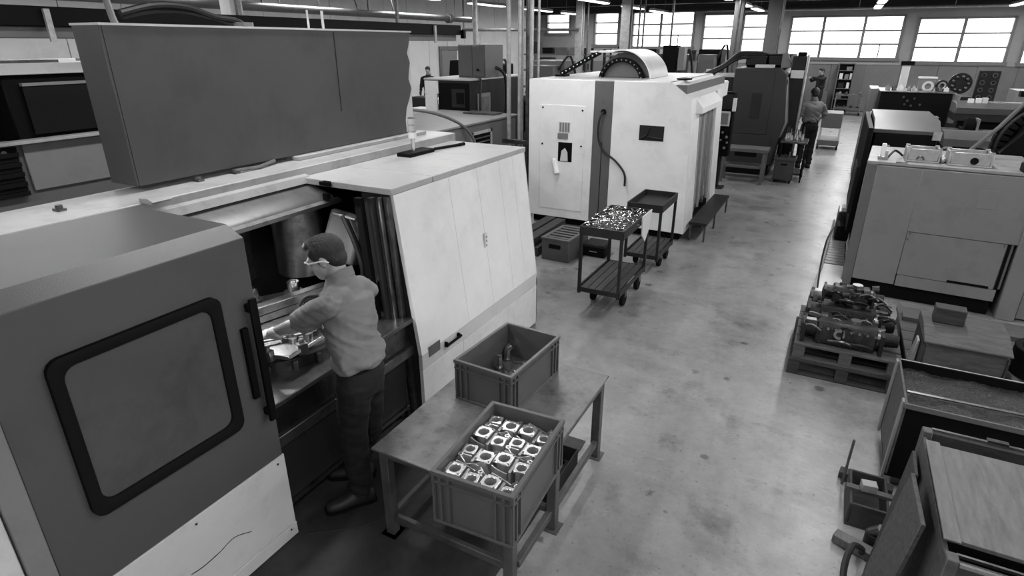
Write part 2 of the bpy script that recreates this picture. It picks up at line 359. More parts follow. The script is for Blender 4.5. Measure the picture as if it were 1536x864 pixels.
B().tube([(-3.62, 2.15, 2.70), (-3.62, 2.13, 2.80), (-3.64, 2.08, 3.4), (-3.66, 2.05, ZC)], .018, 8, sub=4).build('wire_rope', 'pipe_grey', label='braided grey rope rising from the corner of the hood', cat='rope')
# riser pipes between the lathe housing and the white machine
r = thing('riser_pipes', 'cluster of pale vertical riser pipes clamped together beside the white machine', 'pipe', (-4.4, 8.6, 0))
for i, (x, y, rr) in enumerate([(-4.62, 8.62, .035), (-4.42, 8.6, .03), (-4.33, 8.7, .035), (-4.23, 8.62, .03), (-4.5, 8.85, .02), (-4.2, 8.8, .02)]):
    B().tube([(x, y, 0), (x, y, ZC)], rr, 10).build('riser', 'pipe_light' if i != 2 else 'dark_steel', r)
for z in (1.12, 3.3): B().box(-4.7, -4.14, 8.53, 8.57, z, z + .06).build('clamp_bar', 'dark_steel', r)
# hanging strip lamps
lampd = bpy.data.lights.new('strip_light', 'AREA'); lampd.shape = 'RECTANGLE'; lampd.size = .3; lampd.size_y = 2.2; lampd.energy = LAMP_W
proto = None
def make_lamp(x, y):
    r = thing('strip_lamp', 'white fluorescent strip lamp hung on two rods under the roof', 'lamp', (x, y, 3.8), group='strip lamps under the roof', world=False)
    B().prism([(-.14, .0), (.14, .0), (.06, .09), (-.06, .09)], 'y', -1.15, 1.15).build('housing', 'lamp_body', r)
    B().box(-.1, .1, -1.1, 1.1, -.03, -.001).build('diffuser', 'lamp_glow', r)
    for s in (-1, 1): B().cyl((0, s * .8, .09), (0, s * .8, 1.0), .008, n=6).build('hanger_rod', 'dark_steel', r)
    l = bpy.data.objects.new('lamp_light', lampd); COL.objects.link(l); l.parent = r; l.location = (0, 0, -.05)
    return r
for (x, y) in LAMPS:
    if proto is None: proto = make_lamp(x, y)
    else: dup(proto, None, (x, y, 3.8))
# ---------------------------------------------------------------- main machining centre
mc = thing('machining_center', 'large grey and white machining centre with its sliding door open', 'machine', (-3.2, 2.6, 0))
fx = -2.3
door = B().prism([(fx, .57), (fx, 1.78), (fx - .10, 1.83), (-3.10, 1.83), (-3.10, 1.79), (fx - .12, 1.79), (fx - .06, 1.75), (fx - .06, .57)], 'y', .67, 1.72).build('sliding_door', 'door_paint', mc, bev=.003, sharp=14)
B().prism([(fx, .10), (fx, .566), (fx - .06, .566), (fx - .06, .10)], 'y', .67, 1.73).build('kick_panel', 'offwhite_paint', mc, bev=.003)
B().box(fx - .06, fx, .67, 1.735, .012, .095).build('base_strip', 'offwhite_paint', mc, bev=.003)
for (y, z) in ((1.68, .53), (1.69, .07), (.72, .53), (1.2, .53)): B().cyl((fx - .002, y, z), (fx + .003, y, z), .006, n=8).build('screw', 'dark_steel', mc)
B().tube([(fx, 1.12, .290), (fx, 1.182, .281), (fx, 1.275, .288), (fx, 1.363, .304), (fx, 1.46, .258)], [.0012] + [.0028] * 7 + [.0022] * 8 + [.001], 6, sub=4).build('scuff_mark', 'black_paint', mc, label='curved black scuff mark')
# window: rounded rubber frame and pane
cy, cz = 1.18, 1.22
def ringyz(w_, h_, r_, x): return [V((x, cy + a, cz + b)) for a, b in rrect(w_, h_, r_)]
fr = B().loft([ringyz(.70, .70, .05, fx - .001), ringyz(.70, .70, .05, fx + .022), ringyz(.67, .67, .045, fx + .028), ringyz(.605, .605, .05, fx + .016), ringyz(.595, .595, .05, fx - .001)], close=True).build('window_frame', 'black_rubber', mc, label='black rubber window frame')
B().prism([(cy + a, cz + b) for a, b in rrect(.605, .605, .05)], 'x', fx - .001, fx + .006).build('window_pane', 'grey_pane', mc)
hd = B().box(fx + .03, fx + .05, 1.655, 1.695, .83, 1.5).box(fx - .001, fx + .03, 1.655, 1.69, .86, .9).box(fx - .001, fx + .03, 1.655, 1.69, 1.43, 1.47).build('door_handle', 'black_paint', mc, bev=.004, label='long black door handle')
B().box(fx + .001, fx + .022, 1.61, 1.64, .98, 1.36).build('inner_grip', 'black_paint', hd)
# post and panels to the near side
B().box(fx - .05, fx + .012, .585, .667, .0, 1.79).build('corner_post', 'mid_paint', mc, bev=.004)
B().box(fx - .05, fx, -.6, .58, .0, 1.79).build('side_panel', 'offwhite_paint', mc, bev=.004)
B().prism([(fx, 1.79), (fx - .1, 1.83), (-3.10, 1.83), (-3.10, 1.79)], 'y', -.6, .665).build('side_cover', 'door_paint', mc, bev=.004)
# long white rail along the top
B().box(-3.70, -3.24, -.6, 4.95, 1.70, 1.80).build('top_rail', 'rail_paint', mc, bev=.006, label='white top rail')
B().prism([(-3.24, 1.70), (-3.24, 1.755), (-3.20, 1.745), (-3.18, 1.70)], 'y', -.6, 3.0).build('rail_lip', 'rail_paint', mc)
B().box(-3.70, -3.44, 3.15, 4.75, 1.80, 1.83).build('rail_step', 'rail_paint', mc, bev=.004)
for y in (1.55, 2.35, 2.62):
    B().cyl((-3.47, y, 1.80), (-3.47, y, 1.83), .018, n=8).box(-3.50, -3.44, y - .02, y + .02, 1.80, 1.812).build('clamp_bolt', 'dark_steel', mc)
B().tube([(-3.46, 2.62, 1.82), (-3.45, 2.8, 1.815), (-3.5, 2.98, 1.825)], .012, 6).build('tie_rod', 'pipe_grey', mc)
B().box(-3.24, -3.19, 1.42, 1.47, 1.72, 1.80).build('roller_bracket', 'dark_steel', mc, bev=.004)
B().prism([(-3.26, 1.80), (-3.16, 1.80), (-3.14, 1.815), (-3.18, 1.83), (-3.26, 1.825)], 'y', 1.84, 1.95).build('bent_lug', 'rail_paint', mc)
# tall dark hood with torn edge
B().box(-3.74, -3.515, 2.0, 4.66, 1.835, 2.69).build('hood_core', 'offwhite_paint', mc, bev=.004)
wav = [(4.66, 2.69), (4.635, 2.6), (4.60, 2.52), (4.635, 2.44), (4.61, 2.36), (4.60, 2.30), (4.635, 2.22), (4.60, 2.14), (4.545, 2.05), (4.52, 1.95), (4.525, 1.835)]
B().prism([(2.0, 1.835), (2.0, 2.69)] + wav, 'x', -3.515, -3.498).build('hood_panel', 'hood_paint', mc, label='dark grey hood panel with a torn edge')
B().box(-3.75, -3.50, 1.984, 2.0, 1.835, 2.695).build('hood_side', 'hood_paint', mc, bev=.003)
B().box(-3.76, -3.49, 1.98, 4.67, 2.69, 2.702).build('hood_cap', 'offwhite_paint', mc)
B().box(-3.499, -3.494, 3.70, 3.706, 2.1, 2.68).build('hood_seam', 'dark_paint', mc)
B().cyl((-3.62, 3.0, 2.70), (-3.62, 3.0, 2.73), .06, n=12).build('cable_gland', 'dark_steel', mc)
B().cyl((-3.62, 3.58, 2.70), (-3.62, 3.58, 2.83), .008, n=6).build('antenna', 'pipe_light', mc)
B().cyl((-3.62, 3.73, 2.70), (-3.62, 3.73, 2.83), .010, n=6).build('antenna', 'pipe_light', mc)
# decks behind the rail
B().box(-4.5, -3.72, -.6, 2.2, 1.45, 1.56).build('rear_deck', 'mid_paint', mc, bev=.004)
B().box(-4.5, -3.72, 2.2, 4.9, 1.40, 1.5).build('rear_deck', 'mid_dark_paint', mc, bev=.004)
B().box(-4.46, -4.2, 1.45, 1.95, 1.56, 1.62).build('deck_plate', 'mid_dark_paint', mc, bev=.004)
B().prism([(-4.0, 1.56), (-3.88, 1.70), (-3.86, 1.70), (-3.97, 1.56)], 'y', 2.04, 2.12).box(-4.02, -3.8, 2.02, 2.1, 1.70, 1.715).build('lift_hook', 'black_paint', mc)
B().box(-4.5, -3.75, -.6, 4.9, .02, 1.45).build('rear_casing', 'mid_dark_paint', mc)
# enclosure around the opening
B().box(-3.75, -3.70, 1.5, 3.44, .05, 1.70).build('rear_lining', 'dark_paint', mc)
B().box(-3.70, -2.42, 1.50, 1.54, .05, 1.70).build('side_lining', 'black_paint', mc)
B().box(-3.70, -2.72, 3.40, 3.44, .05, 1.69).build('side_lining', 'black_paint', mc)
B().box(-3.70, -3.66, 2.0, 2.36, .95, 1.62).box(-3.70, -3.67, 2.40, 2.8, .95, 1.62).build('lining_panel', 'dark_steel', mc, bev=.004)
B().prism([(-3.24, 1.70), (-3.0, 1.63), (-2.97, 1.60), (-3.0, 1.60), (-3.24, 1.66)], 'y', 1.74, 3.0).build('upper_guide', 'guide_metal', mc, bev=.003)
B().prism([(-2.98, 1.615), (-2.94, 1.605), (-2.94, 1.58), (-2.98, 1.59)], 'y', 1.74, 3.02).build('guide_lip', 'steel', mc)
for y in (2.02, 2.9): B().box(-2.99, -2.95, y, y + .035, 1.62, 1.66).build('guide_clip', 'black_paint', mc)
B().box(-2.85, -2.36, 1.74, 3.0, .80, .83).build('sill_plate', 'sill_metal', mc, bev=.004)
B().box(-3.70, -2.85, 1.54, 3.02, .60, .64).build('chip_tray', 'oily_steel', mc)
B().box(-2.44, -2.40, 1.74, 3.0, .62, .80).build('apron', 'oily_steel', mc, bev=.003)
B().box(-2.44, -2.375, 1.74, 3.0, .54, .61).build('apron_ledge', 'sill_metal', mc, bev=.003)
B().box(-2.46, -2.42, 1.74, 3.0, .14, .54).build('lower_apron', 'dark_paint', mc, bev=.003)
B().box(-2.46, -2.40, 1.74, 3.0, .115, .135).build('apron_lip', 'steel', mc)
B().box(-2.62, -2.56, 1.74, 3.0, .0, .13).build('toe_kick', 'black_paint', mc)
# rotary table with fixture
tc_ = V((-3.0, 2.34, 0))
rt = B().lathe((tc_.x, tc_.y, 0), [(.30, .64), (.30, .74), (.50, .76), (.52, .78), (.52, .90), (.505, .915)], 40).build('rotary_table', 'oily_steel', mc)
B().lathe((tc_.x, tc_.y, 0), [(.47, .915), (.47, .93), (.44, .935)], 40).build('table_ring', 'steel', rt)
for a in range(12):
    t = a * math.pi / 6
    p0 = tc_ + V((.20 * math.cos(t), .20 * math.sin(t), .936)); p1 = tc_ + V((.44 * math.cos(t), .44 * math.sin(t), .936))
    B().tube([p0, p1], .009, 4).build('slot', 'black_paint', rt)
pl = B().prism([(-2.75, 1.92), (-2.50, 2.02), (-2.52, 2.36), (-2.68, 2.42), (-2.86, 2.20)], 'z', .938, .965).build('fixture_plate', 'bright_steel', rt, bev=.004)
B().prism([(-3.38, 2.35), (-3.05, 2.18), (-2.95, 2.62), (-3.16, 2.74)], 'z', .938, .99).build('fixture_plate', 'steel', rt, bev=.004)
B().prism([(-3.3, 2.05), (-3.02, 1.95), (-2.96, 2.08), (-3.24, 2.2)], 'z', .938, .98).build('fixture_plate', 'steel', rt, bev=.004)
B().cbox((-3.00, 2.46, 1.03), (.075, .66, .06), (0, 0, -.2)).build('clamp_beam', 'steel', rt, bev=.006)
for (x, y, h, r_) in ((-3.22, 2.40, .13, .035), (-3.08, 2.62, .14, .04), (-2.66, 2.18, .06, .03), (-2.60, 2.32, .07, .028), (-2.90, 2.05, .12, .03), (-3.12, 2.12, .11, .03), (-2.78, 2.52, .1, .035)):
    B().cyl((x, y, .96), (x, y, .96 + h * .5), r_ * 1.7, n=16).build('clamp_foot', 'dark_steel', rt)
    B().cyl((x, y, .96 + h * .5), (x, y, .96 + h), r_, n=14).cyl((x, y, .96 + h), (x, y, .97 + h), r_ * .6, n=6).build('clamp_stud', 'bright_steel', rt)
for (x, y, rz) in ((-2.62, 1.98, .3), (-2.52, 2.14, 1.2), (-2.50, 2.42, 1.8), (-2.72, 1.9, -.4), (-2.84, 1.93, .2)):
    B().cbox((x, y, .955), (.06, .045, .07), (0, 0, rz)).cyl((x, y, .95), (x, y, 1.015), .016, n=10).build('jaw', 'steel', rt, bev=.004)
for (x, y) in ((-2.86, 2.06), (-2.66, 2.34), (-3.0, 2.0)):
    B().cyl((x, y, .966), (x, y, .985), .055, n=20, hole=.035).build('locating_ring', 'bright_steel', rt)
B().tube([(-2.90, 1.86, 1.0), (-2.72, 2.05, .99), (-2.56, 2.3, .985)], .010, 6).build('wrench', 'dark_steel', rt)
rq = random.Random(21)
for k in range(22):
    a = 3.0 + k * .19; rad = rq.uniform(.30, .46); x, y = tc_.x + rad * math.cos(a), tc_.y + rad * math.sin(a); q = rq.random()
    if q < .5: B().cyl((x, y, .936), (x, y, .936 + rq.uniform(.02, .07)), rq.uniform(.012, .03), n=10).build('stud', rq.choice(['bright_steel', 'dark_steel', 'steel']), rt)
    else: B().cbox((x, y, .955), (rq.uniform(.03, .08), rq.uniform(.02, .05), .04), (0, 0, rq.uniform(0, 3))).build('clamp_block', rq.choice(['rough_aluminium', 'steel', 'grime', 'aluminium']), rt, bev=.003)
for k in range(9):
    a = -1.9 + k * .28; B().cbox((tc_.x + .515 * math.cos(a), tc_.y + .515 * math.sin(a), .85), (.05, .03, .08), (0, 0, a)).build('rim_lug', 'dark_steel', rt, bev=.003)
# spindle head and chute in the enclosure
sp = B().cbox((-2.98, 3.08, 1.30), (.26, .26, .36), (-.35, .25, .35)).build('spindle_head', 'mid_paint', mc, bev=.03, seg=3)
B().cbox((-2.92, 3.04, 1.47), (.17, .17, .02), (-.35, .25, .35)).build('head_cover', 'rough_aluminium', sp, bev=.005)
B().cyl((-3.03, 3.02, 1.15), (-3.08, 2.96, 1.0), .075, .05, n=18).build('spindle_nose', 'bright_steel', sp)
ch = [[V((-3.36 + .18 * math.cos(t), 2.98 + .18 * math.sin(t), z)) for t in [2 * math.pi * i / 20 for i in range(20)]] for z in (1.02, 1.66)]
B().loft(ch).build('spindle_column', 'steel', mc)
B().box(-3.66, -3.40, 2.36, 2.52, .95, 1.66).build('guide_way', 'dark_steel', mc, bev=.01)
B().tube([(-2.86, 2.98, .9), (-2.75, 2.96, 1.1), (-2.80, 2.97, 1.3), (-2.9, 2.98, 1.5)], .022, 8, sub=5).build('coolant_hose', 'cable', mc)
B().box(-2.70, -2.64, 2.93, 3.0, .84, .92).cyl((-2.66, 2.95, 1.0), (-2.66, 2.95, 1.06), .03).cyl((-2.66, 2.96, .9), (-2.66, 2.96, 1.0), .015).build('sensor', 'steel', mc)
wl_ = B().cbox((-3.16, 2.25, 1.585), (.06, .42, .05), (0, .5, 0)).build('added_fill_lamp', 'dark_paint', mc, bev=.006)  # added lamp, brightens the rotary table and the reaching worker
B().cbox((-3.15, 2.25, 1.557), (.045, .38, .006), (0, .5, 0)).build('fill_lamp_lens', 'lamp_glow', wl_)
wld = bpy.data.lights.new('added_fill_light', 'AREA'); wld.shape = 'RECTANGLE'; wld.size = .05; wld.size_y = .38; wld.energy = 9.0  # light of the added lamp inside the machine
wlo = bpy.data.objects.new('added_fill_light', wld); COL.objects.link(wlo); wlo.parent = mc; wlo.location = V((-3.143, 2.25, 1.548)) - mc.location; wlo.rotation_euler = (0, -.5, 0)
# jamb tracks
for i, (x, y, m_, wd) in enumerate(((-2.50, 2.86, 'black_paint', .05), (-2.44, 2.90, 'dark_paint', .03), (-2.40, 2.93, 'steel', .012), (-2.36, 2.96, 'dark_steel', .03))):
    B().prism([(x - wd, .05), (x, .05), (x - .11, 1.68), (x - .11 - wd, 1.68)], 'y', y - .02, y + .02).build('jamb_track', m_, mc)
# white cabinet to the far side of the opening
cab_core = [(-2.315, .02), (-2.315, .52), (-2.47, 1.68), (-3.24, 1.69), (-3.24, .02)]
B().prism([(-2.315, .02), (-2.315, .52), (-2.47, 1.68), (-2.72, 1.685), (-2.72, .02)], 'y', 2.985, 4.845).prism([(-2.72, .02), (-2.72, 1.685), (-3.24, 1.69), (-3.24, .02)], 'y', 3.45, 4.845).build('cabinet_core', 'dark_paint', mc)
def slx(z): return -2.3 - max(0, (z - .54)) * .13
ys = [2.98, 3.62, 4.02, 4.38, 4.62, 4.85]
for i in range(5):
    B().prism([(slx(.545), .545), (slx(1.69), 1.69), (slx(1.69) - .03, 1.69), (slx(.545) - .03, .545)], 'y', ys[i] + .0015, ys[i + 1] - .0015).build('front_panel', 'white_paint', mc)
B().box(-2.33, -2.30, 2.98, 4.85, .43, .542).build('grey_band', 'offwhite_paint', mc)
for a, b_ in ((2.98, 3.52), (3.523, 4.85)): B().box(-2.33, -2.298, a, b_, .02, .427).build('lower_panel', 'white_paint_worn', mc, bev=.002)
B().box(-2.455, -2.30, 4.846, 4.862, .02, .5).prism([(-3.24, .02), (-2.3, .02), (-2.3, .54), (-2.45, 1.69), (-3.24, 1.69)], 'y', 4.846, 4.862).build('end_panel', 'offwhite_paint', mc)
B().box(-3.24, -2.445, 2.96, 3.42, 1.692, 1.735).build('top_flap', 'top_white_dimmed', mc, bev=.004)
B().box(-3.24, -2.44, 3.424, 4.87, 1.692, 1.735).build('top_cover', 'top_white_dimmed', mc, bev=.004)
B().box(-3.02, -2.96, 2.945, 2.96, 1.70, 1.735).box(-3.04, -2.94, 2.93, 2.945, 1.705, 1.73).build('flap_latch', 'black_paint', mc)
B().box(-2.299, -2.295, 3.06, 3.20, .50, .58).build('name_plate', 'mid_dark_paint', mc)
hb = B().box(-2.299, -2.275, 3.26, 3.275, .49, .53).box(-2.299, -2.275, 3.43, 3.445, .49, .53).tube([(-2.27, 3.255, .51), (-2.27, 3.45, .51)], .010, 8).build('pull_handle', 'black_paint', mc)
z = 1.12
B().box(slx(z), slx(z) + .02, 3.985, 4.02, z - .07, z + .05).build('switch_box', 'white_paint_worn', mc, bev=.003)
for dz in (.02, -.015, -.05): B().cyl((slx(z) + .018, 4.002, z + dz), (slx(z) + .024, 4.002, z + dz), .007, n=8).build('switch_button', 'mid_dark_paint', mc)
# signal tower and pry bar on the cabinet top
st = thing('signal_tower', 'clear stacked signal lamp on a black foot on the white cabinet top', 'signal lamp', (-3.1, 4.08, 1.735))
B().box(-3.16, -3.02, 3.93, 4.28, 1.735, 1.765).build('foot', 'black_paint', st, bev=.004)
B().cyl((-3.1, 4.08, 1.765), (-3.1, 4.08, 1.87), .017, n=12).build('post', 'bright_steel', st)
for k, (m_, h) in enumerate((('paper', .05), ('clear_plastic', .05), ('clear_plastic', .05))):
    B().cyl((-3.1, 4.08, 1.87 + k * .055), (-3.1, 4.08, 1.87 + k * .055 + h), .034, n=18).build('lens', m_, st)
    B().cyl((-3.1, 4.08, 1.92 + k * .055), (-3.1, 4.08, 1.925 + k * .055), .030, n=18).build('ring', 'dark_steel', st)
B().tube([(-3.06, 4.33, 1.748), (-2.99, 4.66, 1.748)], [.012, .012], 6).tube([(-2.995, 4.63, 1.748), (-2.985, 4.7, 1.748)], .016, 6).build('flat_file', 'black_paint', label='slim black file lying on the white cabinet top', cat='tool')
# ---------------------------------------------------------------- people
def folds(co, amp, tilt, seed):
    # cloth creases: ridged noise stretched along a slanting direction
    a = co.x * .6 + co.y * .8; u = co.z + a * tilt
    n1 = mnoise.noise(V((a * 3.0 + seed, u * 15.0, co.x * 4.0))); n2 = mnoise.noise(V((a * 6.0 - seed, (co.z - a * tilt * .6) * 24.0, co.y * 5.0)))
    return amp * ((1 - 2.4 * abs(n1)) + .5 * (1 - 2.4 * abs(n2)) - .6)
def remeshed(b, name, m, parent, vox, smooth=4, disp=0.0, tilt=.5, zones=None):
    o = b.build('tmp', m)
    md = o.modifiers.new('r', 'REMESH'); md.mode = 'VOXEL'; md.voxel_size = vox; md.use_smooth_shade = True
    if smooth:
        sm = o.modifiers.new('s', 'SMOOTH'); sm.factor = .5; sm.iterations = smooth
    dg = bpy.context.evaluated_depsgraph_get(); me = bpy.data.meshes.new_from_object(o.evaluated_get(dg)); me.name = name
    loc = o.location.copy(); old = o.data
    if disp:
        nn = [v.normal.copy() for v in me.vertices]
        for v, q in zip(me.vertices, nn):
            wz = v.co + loc; v.co = v.co + q * folds(wz, disp * (zones(wz) if zones else 1.0), tilt, len(name))
    bpy.data.objects.remove(o); bpy.data.meshes.remove(old)
    me.transform(Matrix.Translation(loc - parent.location)); me.polygons.foreach_set('use_smooth', [True] * len(me.polygons))
    if not me.materials: me.materials.append(M[m])
    ob = bpy.data.objects.new(name, me); COL.objects.link(ob); ob.parent = parent
    return ob
def chain(b, pts, n=12):
    # a tapering tube with rounded ends through (point, radius)
    P = [V(p) for p, r in pts]; R = [r for p, r in pts]
    q = spline(P, 4); rr = []
    for i in range(len(P) - 1): rr += [R[i] + (R[i + 1] - R[i]) * k / 4 for k in range(4)]
    rr.append(R[-1]); b.tube(q, rr, n); b.ball(P[0], R[0], n); b.ball(P[-1], R[-1], n)
def ovals(b, secs, n=20):
    # secs: (centre, side half vector, front half vector)
    b.loft([[V(c) + V(s_) * math.cos(t) + V(f_) * math.sin(t) for t in [2 * math.pi * i / n for i in range(n)]] for c, s_, f_ in secs])
def hand(b, wr, d, side, palm_n, k=1.0, curl=.6):
    # d: pointing direction, side: thumb side, palm_n: palm normal
    d, side, pn = V(d).normalized(), V(side).normalized(), V(palm_n).normalized(); wr = V(wr)
    ovals(b, [(wr - d * .01, side * .024 * k, pn * .018 * k), (wr + d * .03, side * .036 * k, pn * .018 * k), (wr + d * .075, side * .042 * k, pn * .016 * k), (wr + d * .092, side * .038 * k, pn * .012 * k)], 12)
    for i, (o_, ln) in enumerate(((.032, .070), (.011, .078), (-.011, .073), (-.031, .058))):
        p = wr + d * .085 + side * o_; a = d.copy(); pts = [(p - d * .02, .0095 * k)]
        for s_ in range(3):
            pts.append((p, (.0092 - .0006 * s_) * k)); a = (a * math.cos(curl) + pn * math.sin(curl)).normalized(); p = p + a * ln * (.45, .32, .25)[s_]
        pts.append((p, .0075 * k)); chain(b, pts, 8)
    t0 = wr + d * .025 + side * .030; t1 = t0 + side * .030 + d * .028 + pn * .012; t2 = t1 + d * .030 + pn * .018 - side * .006; t3 = t2 + d * .018 + pn * .014 - side * .010
    chain(b, [(t0, .013 * k), (t1, .0115 * k), (t2, .010 * k), (t3, .008 * k)], 8)
def person(label, J, vox, shirt, group=None, sleeve=.95, gloves=(None, None), glasses=False, hair='hair', trousers='trousers', long_sleeve=False):
    root = thing('person', label, 'person', (J['pelvis'][0], J['pelvis'][1], 0), group=group)
    g = {k: V(v) for k, v in J.items()}
    hc, hd, hu = g['head'], g['face'].normalized(), g['crown'].normalized(); hd = (hd - hu * hd.dot(hu)).normalized(); hs = hu.cross(hd).normalized()  # hs: person's left
    HR = Matrix((hs, hd, hu)).transposed()
    def H(a, b_, c): return hc + hs * a + hd * b_ + hu * c
    sl = (g['shL'] - g['shR']).normalized(); tu = (g['neck'] - g['pelvis']).normalized(); tf = sl.cross(tu).normalized()
    hl = g.get('hipside', sl).normalized(); hf = hl.cross(V((0, 0, 1))).normalized()
    sw = (g['shL'] - g['shR']).length / 2
    pel, nk = g['pelvis'], g['neck']; ch = pel.lerp(nk, .68) + tf * -.01; wa = pel.lerp(nk, .28)
    hipL, hipR = pel + hl * .09 - V((0, 0, .03)), pel - hl * .09 - V((0, 0, .03))
    # body: one continuous skin surface
    b = B()
    b.ball(H(0, -.012, .032), (.076, .097, .092), 20, HR); b.ball(H(0, .018, -.03), (.062, .074, .085), 18, HR); b.ball(H(0, .045, -.085), (.036, .036, .030), 14, HR)
    b.ball(H(0, .082, .015), (.052, .018, .014), 12, HR)                                     # brow
    b.loft([[H(x, y, z) for x, y, z in ring] for ring in ([(-.009, .080, .008), (.009, .080, .008), (.009, .088, .006), (-.009, .088, .006)], [(-.018, .080, -.040), (.018, .080, -.040), (.012, .112, -.034), (-.012, .112, -.034)])])
    b.ball(H(0, .082, -.062), (.024, .011, .008), 10, HR); b.ball(H(0, .080, -.076), (.020, .010, .007), 10, HR)   # lips
    for s_ in (-1, 1):
        b.ball(H(s_ * .078, -.012, -.008), (.011, .022, .034), 10, HR); b.ball(H(s_ * .045, .055, -.022), (.022, .022, .022), 10, HR); b.ball(H(s_ * .031, .076, -.002), (.014, .010, .010), 10, HR)
    chain(b, [(nk - tu * .02, .062), (nk.lerp(hc, .5) - hd * .012, .056), (H(0, -.02, -.05), .056)])
    ovals(b, [(pel - tu * .02, hl * .15, hf * .10), (wa, sl * .135, tf * .095), (ch, sl * .16, tf * .11), (nk - tu * .04, sl * .10, tf * .07), (nk, sl * .055, tf * .055)])
    for s_, sh, el, wr in ((1, 'shL', 'elL', 'wrL'), (-1, 'shR', 'elR', 'wrR')):
        chain(b, [(g[sh] - tu * .04, .046), (g[sh].lerp(g[el], .5) - tu * .015, .045), (g[el], .040), (g[el].lerp(g[wr], .35), .043), (g[wr], .026)])
    for s_, k in ((1, 'L'), (-1, 'R')): hand(b, g['wr' + k], g['hd' + k], g['th' + k], g['pn' + k])
    for hp, k in ((hipL, 'L'), (hipR, 'R')):
        chain(b, [(hp, .082), (hp.lerp(g['kn' + k], .5), .070), (g['kn' + k], .052), (g['kn' + k].lerp(g['an' + k], .35), .052), (g['an' + k], .036)])
        f = g['toe' + k] - g['an' + k]; f.z = 0; f.normalize(); a = g['an' + k].copy()
        chain(b, [(a - f * .03 - V((0, 0, .04)), .03), (a + f * .08 - V((0, 0, .045)), .03), (a + f * .15 - V((0, 0, .05)), .022)])
    remeshed(b, 'body', 'skin', root, vox, 2)
    # eyes
    for s_ in (-1, 1): B().ball(H(s_ * .031, .078, -.002), (.012, .010, .007), 10, HR).build('eye', 'black_glass', root)
    # hair
    b = B(); b.ball(H(0, -.020, .042), (.085, .104, .092), 20, HR); b.ball(H(0, .042, .090), (.064, .052, .034), 14, HR); b.ball(H(0, -.062, -.012), (.072, .056, .062), 14, HR)
    for s_ in (-1, 1): b.ball(H(s_ * .060, .020, .050), (.022, .042, .040), 10, HR); b.ball(H(s_ * .072, .012, .012), (.010, .012, .030), 8, HR)
    if vox < .012:
        for i in range(26):
            a = random.uniform(-1, 1); t = random.uniform(-.5, .9)
            p0 = H(.06 * a, .05 * t, .118 - .03 * a * a - .03 * t * t); b.tube([p0, p0 + hd * .010 + hu * .008 + hs * a * .006, p0 + hd * .024 + hu * .010 + hs * a * .012], [.009, .008, .004], 5)
    remeshed(b, 'hair', hair, root, vox * .9, 1)
    # trousers
    b = B()
    ovals(b, [(pel + V((0, 0, .085)), hl * .158, hf * .112), (pel + V((0, 0, .0)), hl * .176, hf * .128), (pel - V((0, 0, .09)), hl * .172, hf * .120), (pel - V((0, 0, .13)), hl * .12, hf * .09)])
    for hp, k in ((hipL, 'L'), (hipR, 'R')):
        a = g['an' + k]; chain(b, [(hp, .098), (hp.lerp(g['kn' + k], .5), .092), (g['kn' + k], .078), (g['kn' + k].lerp(a, .5), .074), (a + V((0, 0, .03)), .066)])
    remeshed(b, 'trousers', trousers, root, vox * 1.4, 2, .011, .35, lambda p: .5 + .8 * max(0, 1 - p.z / .7))
    ovb = B(); ovals(ovb, [(pel + V((0, 0, .065)), hl * .166, hf * .120), (pel + V((0, 0, .10)), hl * .163, hf * .118)]); ovb.build('belt', 'black_rubber', root)
    # shirt
    b = B(); sleeves = []
    ovals(b, [(pel + V((0, 0, .075)), hl * .172, hf * .128), (pel + V((0, 0, .12)), hl * .182, hf * .142), (wa + tu * .05, (hl + sl).normalized() * .172, (hf + tf).normalized() * .130), (ch - tu * .05, sl * (sw * .98), tf * .135), (ch + tu * .05, sl * sw, tf * .130), (nk - tu * .095, sl * (sw * 1.0), tf * .112), (nk - tu * .060, sl * (sw * .90), tf * .100), (nk - tu * .030, sl * (sw * .62), tf * .090), (nk - tu * .01, sl * .085, tf * .080), (nk + tu * .015, sl * .074, tf * .072)])
    for sh, el, wr in (('shL', 'elL', 'wrL'), ('shR', 'elR', 'wrR')):
        s_, e, w_ = g[sh], g[el], g[wr]; sg = 1 if sh == 'shL' else -1
        inn = s_ - sl * sg * .05 - tu * .025
        chain(b, [(nk - tu * .045, .056), (s_ - sl * sg * .02 - tu * .03, .060)]); chain(b, [(inn - sl * sg * .02, .078), (s_ - sl * sg * .02 - tu * .04, .062)])
        s_ = s_ - tu * .03
        if long_sleeve: chain(b, [(s_, .064), (s_.lerp(e, .5), .060), (e, .054), (w_, .040)])
        else:
            p = [(s_, .066), (s_.lerp(e, .5), .066), (s_.lerp(e, sleeve), .064)]
            if vox < .012:
                sv = B(); chain(sv, [(inn, .058), (s_ - tu * .012, .062)]); sv.tube([s_ - tu * .012, p[1][0], p[2][0]], [.062, .067, .066], 18); sleeves.append(sv)
            else: b.tube([p[0][0], p[1][0], p[2][0]], [q[1] for q in p], 14)
    if vox < .012:
        for sv in sleeves: remeshed(sv, 'sleeve', shirt, root, vox, 1, .010, -.9)
    remeshed(b, 'shirt', shirt, root, vox * 1.3, 2, .013, .55, lambda p: .55 + .9 * max(0, 1 - abs(p.z - pel.z - .12) / .22))
    cb = B(); n = 20; rr = []
    for r_, z_, f_ in ((.080, -.012, 0), (.074, .035, 0), (.068, .035, 0), (.068, -.012, 0)):
        rr.append([nk + sl * r_ * math.cos(t) + tf * (r_ * 1.0) * math.sin(t) + tu * (z_ - .02 * math.sin(t)) for t in [2 * math.pi * i / n for i in range(n)]])
    cb.loft(rr, close=True).build('collar', shirt, root)
